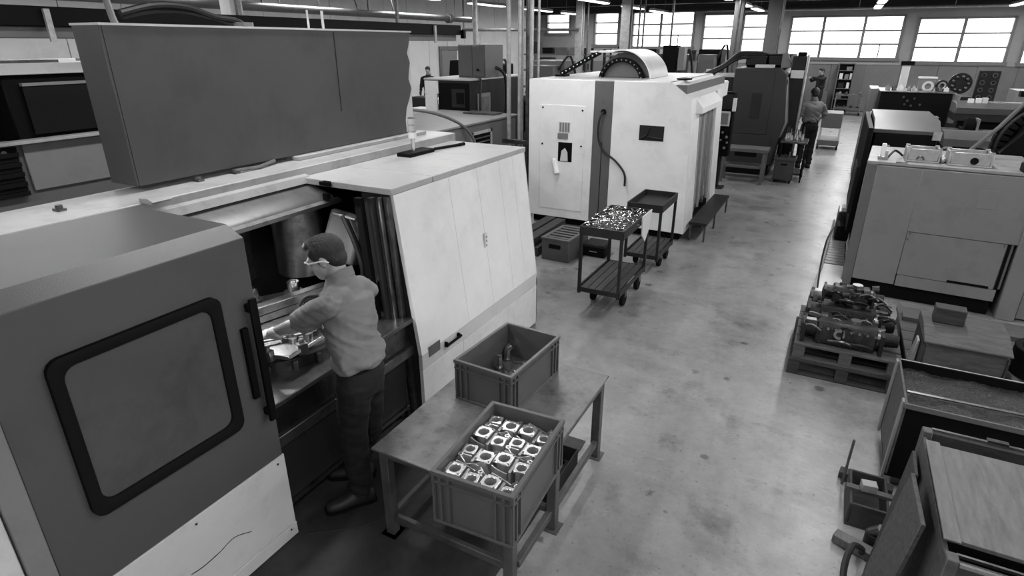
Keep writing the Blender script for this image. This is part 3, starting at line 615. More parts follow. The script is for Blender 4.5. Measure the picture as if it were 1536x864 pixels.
    # boots
    for k in 'LR':
        a = g['an' + k]; f = g['toe' + k] - a; f.z = 0; f.normalize(); s_ = V((-f.y, f.x, 0)); gz = V((a.x, a.y, g['toe' + k].z))
        b = B()
        ovals(b, [(gz - f * .075 + V((0, 0, .045)), s_ * .034, V((0, 0, .040))), (gz - f * .03 + V((0, 0, .055)), s_ * .043, V((0, 0, .052))), (gz + f * .06 + V((0, 0, .055)), s_ * .045, V((0, 0, .050))), (gz + f * .13 + V((0, 0, .045)), s_ * .051, V((0, 0, .040))), (gz + f * .19 + V((0, 0, .042)), s_ * .046, V((0, 0, .034))), (gz + f * .215 + V((0, 0, .038)), s_ * .028, V((0, 0, .022)))], 16)
        chain(b, [(gz + V((0, 0, .07)), .052), (gz + V((0, 0, .15)) + (a - gz) * .2, .054)])
        bt = remeshed(b, 'boot', 'boot', root, vox, 3)
        poly = []
        for u, w_ in ((-.085, .030), (-.05, .042), (.05, .044), (.13, .054), (.19, .050), (.222, .028), (.222, -.028), (.19, -.050), (.13, -.054), (.05, -.044), (-.05, -.042), (-.085, -.030)):
            q = gz + f * u + s_ * w_; poly.append((q.x, q.y))
        B().prism(poly, 'z', gz.z, gz.z + .022).build('sole', 'black_rubber', bt)
    for i, k in enumerate('LR'):
        if gloves[i]:
            b = B(); hand(b, g['wr' + k], g['hd' + k], g['th' + k], g['pn' + k], 1.14)
            d = g['hd' + k].normalized(); chain(b, [(g['wr' + k] - d * .05, .036), (g['wr' + k], .034)])
            remeshed(b, 'glove', gloves[i], root, vox * .8, 1)
    if glasses:
        b = B()
        for s_ in (-1, 1):
            b.tube([H(s_ * .070, .072, .006), H(s_ * .083, .02, .004), H(s_ * .086, -.02, 0), H(s_ * .083, -.045, -.016)], .0045, 6, sub=3)
        b.tube([H(-.070, .072, .010), H(-.035, .104, .014), H(0, .108, .010), H(.035, .104, .014), H(.070, .072, .010)], .0035, 6, sub=3)
        gl = b.build('glasses', 'paper', root)
        for s_ in (-1, 1):
            B().loft([[H(s_ * .066, .079, .010), H(s_ * .010, .108, .010), H(s_ * .014, .104, -.028), H(s_ * .060, .076, -.030)], [H(s_ * .067, .081, .010), H(s_ * .010, .110, .010), H(s_ * .014, .106, -.028), H(s_ * .061, .078, -.030)]]).build('lens', 'clear_plastic', gl)
    return root
person('person in grey work shirt and safety glasses leaning into the open machine', dict(
    head=(-2.31, 2.205, 1.527), face=(-.86, -.42, -.34), crown=(-.30, -.08, .95), neck=(-2.232, 2.22, 1.422), shL=(-2.15, 2.045, 1.385), shR=(-2.20, 2.375, 1.345),
    elL=(-2.385, 2.03, 1.19), wrL=(-2.575, 2.0, 1.10), hdL=(-.95, -.12, -.28), thL=(-.1, .9, .3), pnL=(-.25, .1, -.95),
    elR=(-2.42, 2.49, 1.17), wrR=(-2.585, 2.41, 1.165), hdR=(-.85, -.35, -.25), thR=(-.2, -.7, .6), pnR=(-.2, -.3, -.9),
    pelvis=(-2.09, 2.14, .915), hipside=(.30, -.95, 0), knL=(-2.13, 2.08, .50), anL=(-2.145, 2.10, .10), toeL=(-2.29, 1.91, .0),
    knR=(-2.17, 2.26, .50), anR=(-2.31, 2.29, .10), toeR=(-2.48, 2.18, .0)), .008, 'shirt', glasses=True, gloves=('glove_white', 'glove_dark'))
def standing(x, y, face, h, armL, armR, z=0):
    # joints of an upright figure; arms as (elbow offset, wrist offset) in (left, forward, up) metres from the shoulder
    k = h / 1.72; f = V((face[0], face[1], 0)).normalized(); l = V((-f.y, f.x, 0)); u = V((0, 0, 1)); o = V((x, y, z))
    def P(a, b_, c): return o + l * a * k + f * b_ * k + u * c * k
    J = dict(head=P(0, .03, 1.60), face=f - u * .25, crown=u + f * .12, neck=P(0, .0, 1.46), shL=P(.19, 0, 1.40), shR=P(-.19, 0, 1.40), pelvis=P(0, -.01, .93), hipside=l,
             knL=P(.10, .02, .50), knR=P(-.10, .02, .50), anL=P(.11, -.02, .10), anR=P(-.11, -.02, .10), toeL=P(.13, .2, 0), toeR=P(-.13, .2, 0))
    for s, a in (('L', armL), ('R', armR)):
        sg = 1 if s == 'L' else -1
        J['el' + s] = J['sh' + s] + (l * sg * a[0][0] + f * a[0][1] + u * a[0][2]) * k; J['wr' + s] = J['sh' + s] + (l * sg * a[1][0] + f * a[1][1] + u * a[1][2]) * k
        J['hd' + s] = J['wr' + s] - J['el' + s]; J['th' + s] = l * -sg + u * .2; J['pn' + s] = -u
    return J
person('person in grey shirt and black trousers standing by the dark machine', standing(-.50, 15.0, (-.35, .94), 1.71, ((.06, .02, -.29), (.02, .22, -.40)), ((.12, .06, -.27), (.10, .26, -.34))), .014, 'shirt_far')
person('person in dark clothes with arms held out near the rear wall', standing(-.78, 26.2, (-.75, -.66), 1.76, ((.10, .22, -.06), (-.12, .42, .0)), ((.06, .18, -.14), (-.10, .38, -.04))), .016, 'trousers', long_sleeve=True)
person('person in dark jacket standing by the doorway in the left wall', standing(-12.4, 17.4, (.3, -.9), 1.9, ((.06, .0, -.29), (.05, .12, -.5)), ((.06, .0, -.29), (.05, .12, -.5))), .02, 'trousers', long_sleeve=True)
# ---------------------------------------------------------------- work table, crates and castings
TZ = .62
wt = thing('work_table', 'low steel work table in front of the machine', 'table', (-1.43, 2.55, 0))
B().box(-1.87, -1.0, 1.93, 3.23, TZ - .012, TZ).build('table_top', 'table_steel', wt, bev=.003)
B().box(-1.83, -1.03, 1.97, 2.0, TZ - .07, TZ - .012).box(-1.83, -1.03, 3.16, 3.19, TZ - .07, TZ - .012).box(-1.85, -1.82, 2.0, 3.16, TZ - .07, TZ - .012).box(-1.05, -1.02, 2.0, 3.16, TZ - .07, TZ - .012).build('apron', 'table_frame', wt)
for (x, y) in ((-1.83, 2.0), (-1.07, 2.0), (-1.04, 2.46), (-1.83, 3.17), (-1.05, 3.19)):
    lg = B().box(x - .028, x + .028, y - .028, y + .028, .008, TZ - .013).build('leg', 'table_frame', wt, bev=.004)
    B().box(x - .05, x + .05, y - .05, y + .05, 0, .008).build('foot', 'table_frame', lg)
B().box(-1.80, -1.10, 1.985, 2.015, .10, .145).build('stretcher', 'table_frame', wt, bev=.003)
B().box(-1.06, -1.03, 2.03, 3.16, .10, .145).build('stretcher', 'table_frame', wt, bev=.003)
B().box(-1.845, -1.815, 2.03, 3.14, .10, .145).build('stretcher', 'table_frame', wt, bev=.003)
B().box(-1.80, -1.08, 2.45, 2.48, .10, .145).build('stretcher', 'table_frame', wt, bev=.003)
def euro_crate(label, loc, rz, wx=.40, wy=.60, h=.28, fl=.006, m='crate_plastic', group='grey plastic crates on the work table'):
    r = thing('plastic_crate', label, 'crate', loc, rz, group, world=False)
    a, b_ = wx / 2, wy / 2
    bd = B().openbox(-a + .016, a - .016, -b_ + .016, b_ - .016, 0, h - .004, .006).box(-a + .022, a - .022, -b_ + .022, b_ - .022, .006, max(fl, .0065)).build('shell', m, r)
    # rim with outward lip
    o = [V((x, y, 0)) for x, y in ((-a, -b_), (a, -b_), (a, b_), (-a, b_))]; i_ = [V((x, y, 0)) for x, y in ((-a + .02, -b_ + .02), (a - .02, -b_ + .02), (a - .02, b_ - .02), (-a + .02, b_ - .02))]
    U = lambda L_, z: [p + V((0, 0, z)) for p in L_]
    B().loft([U(o, h - .022), U(o, h), U(i_, h), U(i_, h - .022)], close=True).build('rim', m, r, bev=.002)
    o2 = [V((p.x * .985, p.y * .99, 0)) for p in o]
    B().loft([U(o2, h - .058), U(o2, h - .048), U(i_, h - .048), U(i_, h - .058)], close=True).build('rib_band', m, r)
    B().loft([U(o2, .0), U(o2, .016), U(i_, .016), U(i_, .0)], close=True).build('base_band', m, r, bev=.002)
    for sx in (-1, 1):
        for sy in (-1, 1):
            for k in (0, .035, .075):
                yy = sy * (b_ - .012 - k); B().box(*sorted((sx * (a - .020), sx * (a - .003))), yy - .005, yy + .005, .016, h - .02).build('rib', m, r)
                xx = sx * (a - .012 - k); B().box(xx - .005, xx + .005, *sorted((sy * (b_ - .020), sy * (b_ - .003))), .016, h - .02).build('rib', m, r)
    return r
C1 = (-1.095, 1.965, TZ); C1R = .05
euro_crate('grey plastic crate packed with bright castings at the table end', C1, C1R)
euro_crate('grey plastic crate holding only a few loose fittings', (-1.52, 2.83, TZ), -.06, h=.265, fl=.03)
# machined castings standing in the first crate
def make_casting():
    r = thing('casting', 'shiny machined aluminium casting with round bores packed in the crate', 'casting', (0, 0, 0), 0, 'aluminium castings in the crate', world=False)
    h = .225
    B().plate_hole((-.044, .006, h), .080, .078, .010, .026, 20).build('flange', 'aluminium', r, bev=.002)
    B().cyl((-.044, .006, .0), (-.044, .006, h - .009), .035, n=18, hole=.026).build('bore', 'aluminium', r)
    B().plate_hole((.050, -.020, h - .006), .066, .062, .010, .0225, 20, .12).build('flange', 'aluminium', r, bev=.002)
    B().cyl((.050, -.020, .04), (.050, -.020, h - .015), .030, n=18, hole=.0225).build('bore', 'aluminium', r)
    B().loft([[V((x, .044 + .012 * math.sin(math.pi * (x + .08) / .16), z)), V((x, .049 + .012 * math.sin(math.pi * (x + .08) / .16), z)), V((x, .049 + .012 * math.sin(math.pi * (x + .08) / .16), .04)), V((x, .044 + .012 * math.sin(math.pi * (x + .08) / .16), .04))] for x, z in ((-.084, h - .05), (-.06, h + .006), (-.02, h - .012), (.03, h - .03), (.06, h + .004), (.084, h - .02))]).build('web', 'aluminium', r)
    B().box(.000, .012, -.055, .045, .05, h - .018).build('bridge', 'rough_aluminium', r)
    B().box(.020, .084, .016, .022, .06, h - .012).build('fin', 'aluminium', r)
    B().prism([(-.080, h - .07), (-.080, h - .004), (-.05, h - .02), (-.006, h - .03), (-.006, h - .07)], 'y', -.058, -.052).build('fin', 'aluminium', r)
    B().cyl((.070, .032, .06), (.070, .032, h - .004), .013, n=12, hole=.006).build('screw_boss', 'aluminium', r)
    B().box(-.080, .084, -.05, .045, .03, .05).build('base_web', 'rough_aluminium', r)
    for (x, y) in ((-.076, -.026), (-.012, .038), (-.076, .038), (-.012, -.026)):
        B().cyl((x, y, h - .001), (x, y, h + .0012), .0045, n=8).build('bolt_hole', 'dark_steel', r)
    return r
cs = None
cR = Matrix.Rotation(C1R, 3, 'Z')
for i, (u, v_, rz, dz) in enumerate(((-.088, -.205, .03, 0), (.088, -.208, -.02, -.01), (-.088, -.070, 3.14, .004), (.088, -.066, .04, .012), (-.088, .068, -.03, .012), (.088, .066, 3.1, .0), (-.088, .203, 3.16, -.008), (.088, .204, .0, -.014))):
    q = V(C1) + cR @ V((u, v_, .020 + dz))
    if cs is None: cs = make_casting(); cs.location = q; cs.rotation_euler = (0, 0, C1R + rz)
    else: dup(cs, None, q, C1R + rz)
# loose fittings in the second crate
cz2 = TZ + .03
f1 = thing('pin_fitting', 'upright steel pin with a round foot in the nearly empty crate', 'fitting', (-1.64, 2.93, cz2))
B().cyl((-1.64, 2.93, cz2), (-1.64, 2.93, cz2 + .02), .032, n=16).build('foot', 'steel', f1)
B().cyl((-1.64, 2.93, cz2 + .02), (-1.64, 2.93, cz2 + .10), .015, n=14).build('pin', 'bright_steel', f1)
f2 = thing('pipe_elbow', 'bright angled pipe stub standing in the nearly empty crate', 'fitting', (-1.655, 3.06, cz2))
B().tube([(-1.655, 3.06, cz2), (-1.655, 3.06, cz2 + .06), (-1.650, 3.065, cz2 + .085), (-1.635, 3.08, cz2 + .10)], .024, 14).build('pipe', 'bright_steel', f2)
B().cyl((-1.655, 3.06, cz2), (-1.655, 3.06, cz2 + .015), .030, n=16).build('collar', 'steel', f2)
f3 = thing('wire_clip', 'flat bent wire clip lying in the nearly empty crate', 'fitting', (-1.53, 3.0, cz2))
B().tube([(-1.58, 2.95, cz2 + .006), (-1.51, 2.93, cz2 + .006), (-1.49, 3.0, cz2 + .006), (-1.53, 3.07, cz2 + .006), (-1.60, 3.04, cz2 + .006)], .006, 8).build('wire', 'steel', f3)
B().box(-1.54, -1.49, 3.04, 3.07, cz2, cz2 + .02).build('plate', 'steel', f3, bev=.002)
for (x, y, lab) in ((-1.585, 2.905, 'small shiny cap beside the steel pin'), (-1.555, 2.93, 'tiny bright bush near the crate wall'), (-1.60, 2.84, 'small bright nut near the crate corner')):
    B().cyl((x, y, cz2), (x, y, cz2 + .022), .017, .014, n=12, hole=.006).build('metal_bush', 'bright_steel', label=lab, cat='fitting')
# under the table: small tool tray
tt = thing('parts_tray', 'dark tray of oily scrap on the floor below the work table', 'tray', (-1.3, 2.8, 0))
B().openbox(-1.5, -1.12, 2.6, 3.05, 0, .12, .006).build('tray', 'dark_paint', tt)
for i in range(9):
    x, y = random.uniform(-1.45, -1.17), random.uniform(2.65, 3.0)
    B().cbox((x, y, .05), (.08, .05, .05), (random.random(), random.random(), random.random() * 3)).build('scrap', 'oily_steel', tt, bev=.004)
# thin dark cable on the floor by the worker
B().tube([(-2.25, 1.75, .008), (-2.12, 1.85, .008), (-2.02, 1.93, .008), (-1.97, 2.0, .008)], .006, 6, sub=4).build('floor_cable', 'cable', label='thin black cable on the floor near the work boots', cat='cable')
mt = thing('floor_shade_sheet', 'added dark sheet for shade and oily floor between the machine and the work table', 'mat', (-1.75, 2.2, 0))  # added sheet, deepens the shade on the floor around the table
B().prism([(-2.52, .75), (-2.52, 3.3), (-1.16, 3.3), (-1.16, .75)], 'z', .0, .008).build('mat', 'floor_shade_sheet', mt)
# ---------------------------------------------------------------- left background machines
lb = thing('turning_machine', 'dark machine with a wide black window behind the grey hood', 'machine', (-5.8, 2.6, 0))
B().box(-6.6, -5.02, .6, 5.2, 0, 1.95).build('body', 'mid_dark_paint', lb, bev=.01)
B().box(-6.6, -5.06, 2.14, 5.2, 1.95, 2.40).build('upper_body', 'black_paint', lb, bev=.01)
B().prism([(-6.6, 2.40), (-5.02, 2.40), (-5.10, 2.47), (-6.6, 2.47)], 'y', .6, 5.2).build('top_cover', 'top_white_dimmed', lb, bev=.006)
B().box(-6.6, -5.3, .6, 2.14, 1.95, 2.40).build('near_panel', 'dark_paint', lb, bev=.01)
B().box(-5.05, -5.03, 2.24, 4.6, 2.0, 2.32).build('window_pane', 'black_glass', lb)
B().box(-5.06, -5.02, 2.24, 4.6, 2.325, 2.345).build('window_trim', 'mid_paint', lb)
B().box(-5.04, -4.94, .6, 5.2, 1.952, 1.975).build('ledge', 'rail_paint', lb, bev=.003)
B().box(-5.02, -5.0, 2.12, 4.6, 1.62, 1.945).build('front_plate', 'mid_paint', lb, bev=.004)
bl = B()
for k in range(10): bl.box(-5.02, -4.98 - .015 * (k % 2), 1.2, 2.08, 1.60 + k * .034, 1.60 + k * .034 + .03)
bl.build('bellows', 'black_rubber', lb)
B().box(-5.6, -4.62, .6, 5.2, 1.30, 1.50).build('lower_shelf', 'mid_paint', lb, bev=.006)
B().cyl((-5.03, 2.0, 1.9), (-4.99, 2.0, 1.9), .02, n=8).build('bolt', 'steel', lb)
tb = B().tube([(-5.5, 3.0, 2.47), (-5.5, 3.02, 2.62)], .03, 8).box(-5.58, -5.42, 2.92, 3.1, 2.47, 2.49)
tb.build('stub_post', 'pipe_light', lb)
B().box(-5.9, -5.2, 1.6, 2.6, 2.47, 2.49).box(-5.9, -5.6, 2.0, 2.3, 2.49, 2.53).build('loose_bracket', 'dark_steel', lb)
# low grey lathe housing with vent window
lh = thing('lathe_housing', 'low grey machine housing with a square vent behind the white cabinet', 'machine', (-5.5, 7.3, 0))
B().box(-6.3, -4.8, 5.3, 9.2, 0, 1.47).build('body', 'mid_dark_paint', lh, bev=.012)
B().box(-6.32, -4.78, 5.3, 9.22, 1.47, 1.50).build('top_cover', 'mid_paint', lh, bev=.006)
vf = B().box(-4.8, -4.775, 7.75, 7.79, .92, 1.36).box(-4.8, -4.775, 8.31, 8.35, .92, 1.36).box(-4.8, -4.775, 7.75, 8.35, 1.32, 1.36).box(-4.8, -4.775, 7.75, 8.35, .92, .96).build('vent_frame', 'rail_paint', lh)
B().box(-4.80, -4.79, 7.79, 8.31, .96, 1.32).build('vent_opening', 'black_paint', vf)
for k in range(5): B().cbox((-4.785, 8.05, 1.0 + k * .065), (.03, .52, .006), (0, .6, 0)).build('louvre', 'dark_steel', vf)
B().box(-5.6, -5.0, 8.8, 9.1, 1.50, 1.53).build('top_bracket', 'dark_steel', lh)
B().tube([(-5.4, 5.9, 1.50), (-5.2, 6.3, 1.78), (-5.0, 6.9, 1.74), (-4.8, 7.4, 1.55), (-4.70, 7.65, 1.30), (-4.68, 7.7, 1.0)], .022, 8, sub=6).build('hose', 'pipe_grey', lh, label='arched grey hose')
# dark machine with white corner panel
m3 = thing('dark_lathe', 'dark machine with a black door and one white corner panel', 'machine', (-6.3, 10.3, 0))
B().box(-6.85, -5.88, 9.52, 11.6, 0, 1.98).build('body', 'dark_paint', m3, bev=.01)
B().box(-6.88, -5.86, 9.5, 11.62, 1.98, 2.01).build('top_cover', 'top_white_dimmed', m3, bev=.005)
B().box(-6.86, -6.56, 9.49, 9.52, .1, 1.97).build('white_panel', 'white_paint_worn', m3, bev=.004)
B().box(-6.54, -5.92, 9.49, 9.52, .3, 1.94).build('door', 'black_paint', m3, bev=.005)
B().box(-6.26, -5.98, 9.48, 9.495, 1.52, 1.84).build('window_frame', 'dark_paint', m3)
B().box(-6.16, -6.0, 9.475, 9.485, 1.58, 1.78).build('window_pane', 'black_glass', m3)
B().box(-6.56, -6.53, 9.44, 9.49, 1.35, 1.75).build('handle', 'bright_steel', m3, bev=.005)
B().box(-5.88, -5.85, 9.72, 10.18, 1.2, 1.75).build('side_frame', 'mid_paint', m3, bev=.004)
B().box(-5.85, -5.84, 9.78, 10.12, 1.26, 1.69).build('side_pane', 'steel', m3)
B().tube([(-5.9, 10.4, 2.2), (-5.72, 10.5, 2.05), (-5.7, 10.55, 1.6), (-5.72, 10.5, 1.2)], .03, 8, sub=5).build('cable', 'cable', m3)
B().tube([(-5.95, 9.9, 2.01), (-5.8, 9.75, 1.98), (-5.74, 9.62, 1.7), (-5.74, 9.6, 1.2)], .022, 8, sub=5).build('cable', 'cable', m3)
eb = thing('electrical_cabinet', 'dark grey two-door cabinet standing on top of the dark machine', 'cabinet', (-6.15, 10.3, 2.01))
B().box(-6.44, -5.86, 10.02, 10.7, 2.01, 2.58).build('body', 'mid_dark_paint', eb, bev=.006)
B().box(-6.43, -6.13, 10.0, 10.02, 2.03, 2.56).build('door', 'door_paint', eb, bev=.004)
B().box(-6.125, -5.87, 10.0, 10.02, 2.03, 2.56).build('door', 'door_paint', eb, bev=.004)
B().cyl((-6.0, 10.0, 2.15), (-6.0, 9.96, 2.15), .02, n=8).build('gland', 'black_paint', eb)
# small things around there
B().box(-10.2, -9.2, 13.4, 13.9, 0, 1.28).build('dark_locker', 'dark_paint', label='dark locker in front of the person by the doorway', cat='locker', bev=.01)
pc = thing('pale_cabinet', 'small pale cabinet left of the dark machine', 'cabinet', (-7.4, 9.9, 0))
B().box(-7.5, -7.05, 9.8, 10.2, 0, 1.42).build('body', 'offwhite_paint', pc, bev=.006)
B().box(-7.48, -7.27, 9.785, 9.8, .05, 1.36).build('door', 'offwhite_paint', pc, bev=.003); B().box(-7.265, -7.07, 9.785, 9.8, .05, 1.36).build('door', 'offwhite_paint', pc, bev=.003)
B().prism([(-8.2, 0), (-7.4, 0), (-7.5, 2.25), (-7.95, 2.25)], 'y', 12.0, 12.5).build('dark_hopper', 'black_paint', label='dark tapered hopper behind the two-door cabinet', cat='hopper', bev=.02)
B().box(X0 + .04, X0 + .1, 23.4, 25.4, 2.1, 2.6).build('notice_board', 'paper', label='white notice board on the left wall past the doorway', cat='board')
B().box(X0 + .04, X0 + .1, 28.0, 28.6, 1.7, 2.6).build('notice_sheet', 'paper', label='tall white sheet on the left wall near the rear corner', cat='sign')
# ---------------------------------------------------------------- white machining centre in the middle
wm = thing('white_machining_center', 'white machining centre with a curved drum cover on its roof', 'machine', (-2.8, 9.6, 0))
ny = 8.2
B().box(-4.02, -1.78, ny + .02, 11.0, .12, 2.10).build('frame_core', 'mid_dark_paint', wm)
B().box(-4.05, -3.04, ny - .01, ny + .02, .12, 2.13).build('rear_panel', 'white_paint', wm, bev=.006)
B().box(-3.86, -3.16, ny - .018, ny - .01, .25, 1.78).build('access_panel', 'white_paint', wm, bev=.003)
for (x, z) in ((-3.82, 1.74), (-3.20, 1.72), (-3.20, 1.22), (-3.82, 1.22)): B().cyl((x, ny - .018, z), (x, ny - .023, z), .014, n=8).build('screw', 'black_paint', wm)
B().box(-3.04, -2.76, ny + .0, ny + .02, .12, 2.12).build('dark_strip', 'mid_dark_paint', wm, bev=.004, label='grey centre strip')
B().box(-2.90, -2.888, ny - .003, ny, .12, 1.3).build('strip_seam', 'dark_paint', wm)
B().prism([(-2.76, .12), (-2.76, 2.13), (-1.98, 2.13), (-1.70, 1.93), (-1.62, .12)], 'y', ny - .01, ny + .02).build('side_panel', 'white_paint', wm, bev=.006)
B().prism([(-1.70, 1.93), (-1.98, 2.13), (-2.02, 2.13), (-1.74, 1.93)], 'y', ny - .014, 10.9).build('chamfer_cover', 'white_paint', wm)
B().prism([(-1.74, 1.93), (-1.70, 1.93), (-1.62, .12), (-1.66, .12)], 'y', ny - .014, 8.75).build('front_post', 'white_paint', wm)
B().prism([(-1.73, 1.80), (-1.715, 1.80), (-1.66, .35), (-1.675, .35)], 'y', 8.75, 10.0).build('front_door', 'mid_paint', wm)
for y in (8.78, 9.1, 9.42, 9.76): B().prism([(-1.715, 1.82), (-1.69, 1.82), (-1.63, .3), (-1.655, .3)], 'y', y, y + .05).build('door_bar', 'rail_paint' if y != 9.42 else 'bright_steel', wm)
B().prism([(-1.74, 1.93), (-1.70, 1.93), (-1.62, .12), (-1.66, .12)], 'y', 10.0, 10.5).build('front_post', 'white_paint', wm)
B().prism([(-1.74, 1.95), (-1.60, 1.80), (-1.60, 1.72), (-1.72, 1.72)], 'y', 8.5, 9.9).build('door_hood', 'white_paint', wm, bev=.01)
B().box(-4.02, -1.98, ny + .02, 11.0, 2.10, 2.13).build('roof', 'top_white_dimmed', wm, bev=.004)
B().box(-2.7, -1.80, 10.9, 11.6, 1.74, 2.0).build('far_header', 'white_paint', wm, bev=.02)
B().box(-2.5, -1.92, 11.0, 11.5, .12, 1.74).build('far_frame', 'mid_paint', wm)
B().box(-1.92, -1.84, 11.1, 11.2, .12, 1.74).build('far_frame', 'white_paint', wm)
B().box(-4.0, -1.7, ny + .1, 10.9, 0, .12).build('plinth', 'black_paint', wm)
# openings in the panels
o1 = B().box(-3.56, -3.34, ny - .021, ny - .017, .98, 1.26).build('opening', 'black_paint', wm); B().prism([(-3.52, .99), (-3.40, .99), (-3.41, 1.12), (-3.45, 1.18), (-3.50, 1.14)], 'y', ny - .03, ny - .021).build('rag', 'offwhite_paint', o1)
o2 = B().box(-2.36, -2.02, ny - .014, ny - .0095, 1.37, 1.57).build('opening', 'dark_paint', wm); B().tube([(-2.34, ny - .02, 1.39), (-2.25, ny - .02, 1.44), (-2.22, ny - .02, 1.55)], .014, 6).tube([(-2.25, ny - .02, 1.42), (-2.03, ny - .02, 1.40)], .012, 6).build('fittings', 'grime', o2)
lp = B().box(-3.56, -3.38, ny - .022, ny - .018, 1.40, 1.55).build('label_plate', 'offwhite_paint', wm)
for k in range(4): B().box(-3.545 + k * .042, -3.515 + k * .042, ny - .024, ny - .022, 1.41, 1.54).build('label_stripe', 'mid_paint', lp)
B().box(-3.57, -3.41, ny - .03, ny - .018, 1.31, 1.39).box(-3.555, -3.50, ny - .034, ny - .03, 1.325, 1.375).build('switch', 'mid_paint', wm)
B().cyl((-3.62, ny - .02, .98), (-3.56, ny - .05, .80), .04, n=12).ball((-3.62, ny - .02, .99), .03).build('grease_gun', 'paper', wm)
B().cyl((-2.89, ny, 1.72), (-2.89, ny - .03, 1.72), .035, n=12).build('cable_gland', 'black_paint', wm)
B().tube([(-2.89, ny - .02, 1.72), (-2.93, ny - .06, 1.6), (-2.93, ny - .05, 1.35), (-2.84, ny - .04, 1.18), (-2.66, ny - .05, 1.06), (-2.52, ny - .05, .9), (-2.50, ny - .05, .72)], .016, 8, sub=6).build('power_cable', 'cable', wm)
# curved drum cover and drag chains on the roof
def arc(r, c, a0, a1, n, y):
    return [V((c[0] + r * math.cos(math.radians(a0 + (a1 - a0) * i / n)), y, c[1] + r * math.sin(math.radians(a0 + (a1 - a0) * i / n)))) for i in range(n + 1)]
dc = B(); c0 = (-2.93, 2.06)
for (ra, rb, y0, y1) in ((.46, .445, 8.95, 9.95),):
    o_ = [(c0[0] + ra * math.cos(math.radians(t)), c0[1] + ra * math.sin(math.radians(t))) for t in range(8, 112, 6)]
    i_ = [(c0[0] + rb * math.cos(math.radians(t)), c0[1] + rb * math.sin(math.radians(t))) for t in range(110, 2, -6)]
    dc.prism(o_ + i_, 'y', y0, y1)
dc.build('drum_cover', 'white_paint', wm, label='curved white drum cover')
B().box(-3.42, -3.08, 8.95, 9.95, 2.475, 2.50).build('cover_flat', 'white_paint', wm, bev=.004)
B().prism([(c0[0] + .42 * math.cos(math.radians(t)), c0[1] + .42 * math.sin(math.radians(t))) for t in range(8, 173, 8)], 'y', 9.2, 9.9).build('drum', 'mid_paint', wm)
B().prism([(c0[0] + .30 * math.cos(math.radians(t)), c0[1] + .30 * math.sin(math.radians(t))) for t in range(15, 166, 10)], 'y', 9.02, 9.2).build('drum_hub', 'mid_dark_paint', wm)
dcn = wm
for k in range(13):
    t = math.radians(14 + 152 * k / 12); R_ = .32
    p = V((c0[0] + R_ * math.cos(t), 9.0, c0[1] + R_ * math.sin(t)))
    lk = B().cbox(p, (.06, .10, .09), (0, -t, 0)).build('chain_link', 'black_rubber', dcn, bev=.008); B().cyl(p + V((0, -.05, 0)), p + V((0, -.056, 0)), .010, n=8).build('pin', 'steel', lk)
for k in range(10):
    p = V((-3.86 + k * .060, 9.0, 2.18 + k * .031 + .002))
    lk = B().cbox(p, (.085, .10, .06), (0, -.45, 0)).build('chain_link', 'black_rubber', dcn, bev=.008); B().cyl(p + V((0, -.05, 0)), p + V((0, -.056, 0)), .010, n=8).build('pin', 'paper', lk)
B().box(-3.96, -3.80, 8.9, 9.1, 2.13, 2.16).build('chain_foot', 'black_paint', dcn)
B().lathe((-1.98, 8.9, 2.13), [(.10, 0), (.11, .02), (.03, .03)], 16).build('roof_cap', 'black_paint', label='flat black cap on the roof edge of the white machine', cat='cap')
# control pendant of the white machine
cp = thing('control_pendant', 'dark control pendant with small screen and round knobs beside the white machine', 'control panel', (-1.35, 11.3, 0))
B().box(-1.52, -1.22, 11.15, 11.4, .62, 1.78).build('housing', 'black_paint', cp, bev=.01)
B().box(-1.50, -1.24, 11.13, 11.15, 1.48, 1.74).build('upper_plate', 'dark_paint', cp)
sc = B().box(-1.50, -1.26, 11.12, 11.15, 1.18, 1.44).build('screen_frame', 'offwhite_paint', cp, bev=.004); B().box(-1.47, -1.29, 11.115, 11.12, 1.21, 1.41).build('screen', 'mid_paint', sc)
B().box(-1.24, -1.18, 11.1, 11.15, 1.45, 1.68).build('tag_card', 'paper', cp)
for (x, z, r_) in ((-1.48, 1.06, .045), (-1.36, 1.06, .02), (-1.28, .98, .025), (-1.26, .88, .02), (-1.46, .82, .035), (-1.38, .92, .018), (-1.30, .78, .025), (-1.5, .72, .02)):
    B().cyl((x, 11.15, z), (x, 11.11, z), r_, r_ * .8, n=12).build('knob', 'bright_steel' if r_ > .03 else 'mid_paint', cp)
B().box(-1.44, -1.34, 11.2, 11.34, .02, .62).box(-1.54, -1.24, 11.12, 11.42, 0, .02).build('stand', 'dark_paint', cp)
cp.location = (-1.83, 12.05, 0)
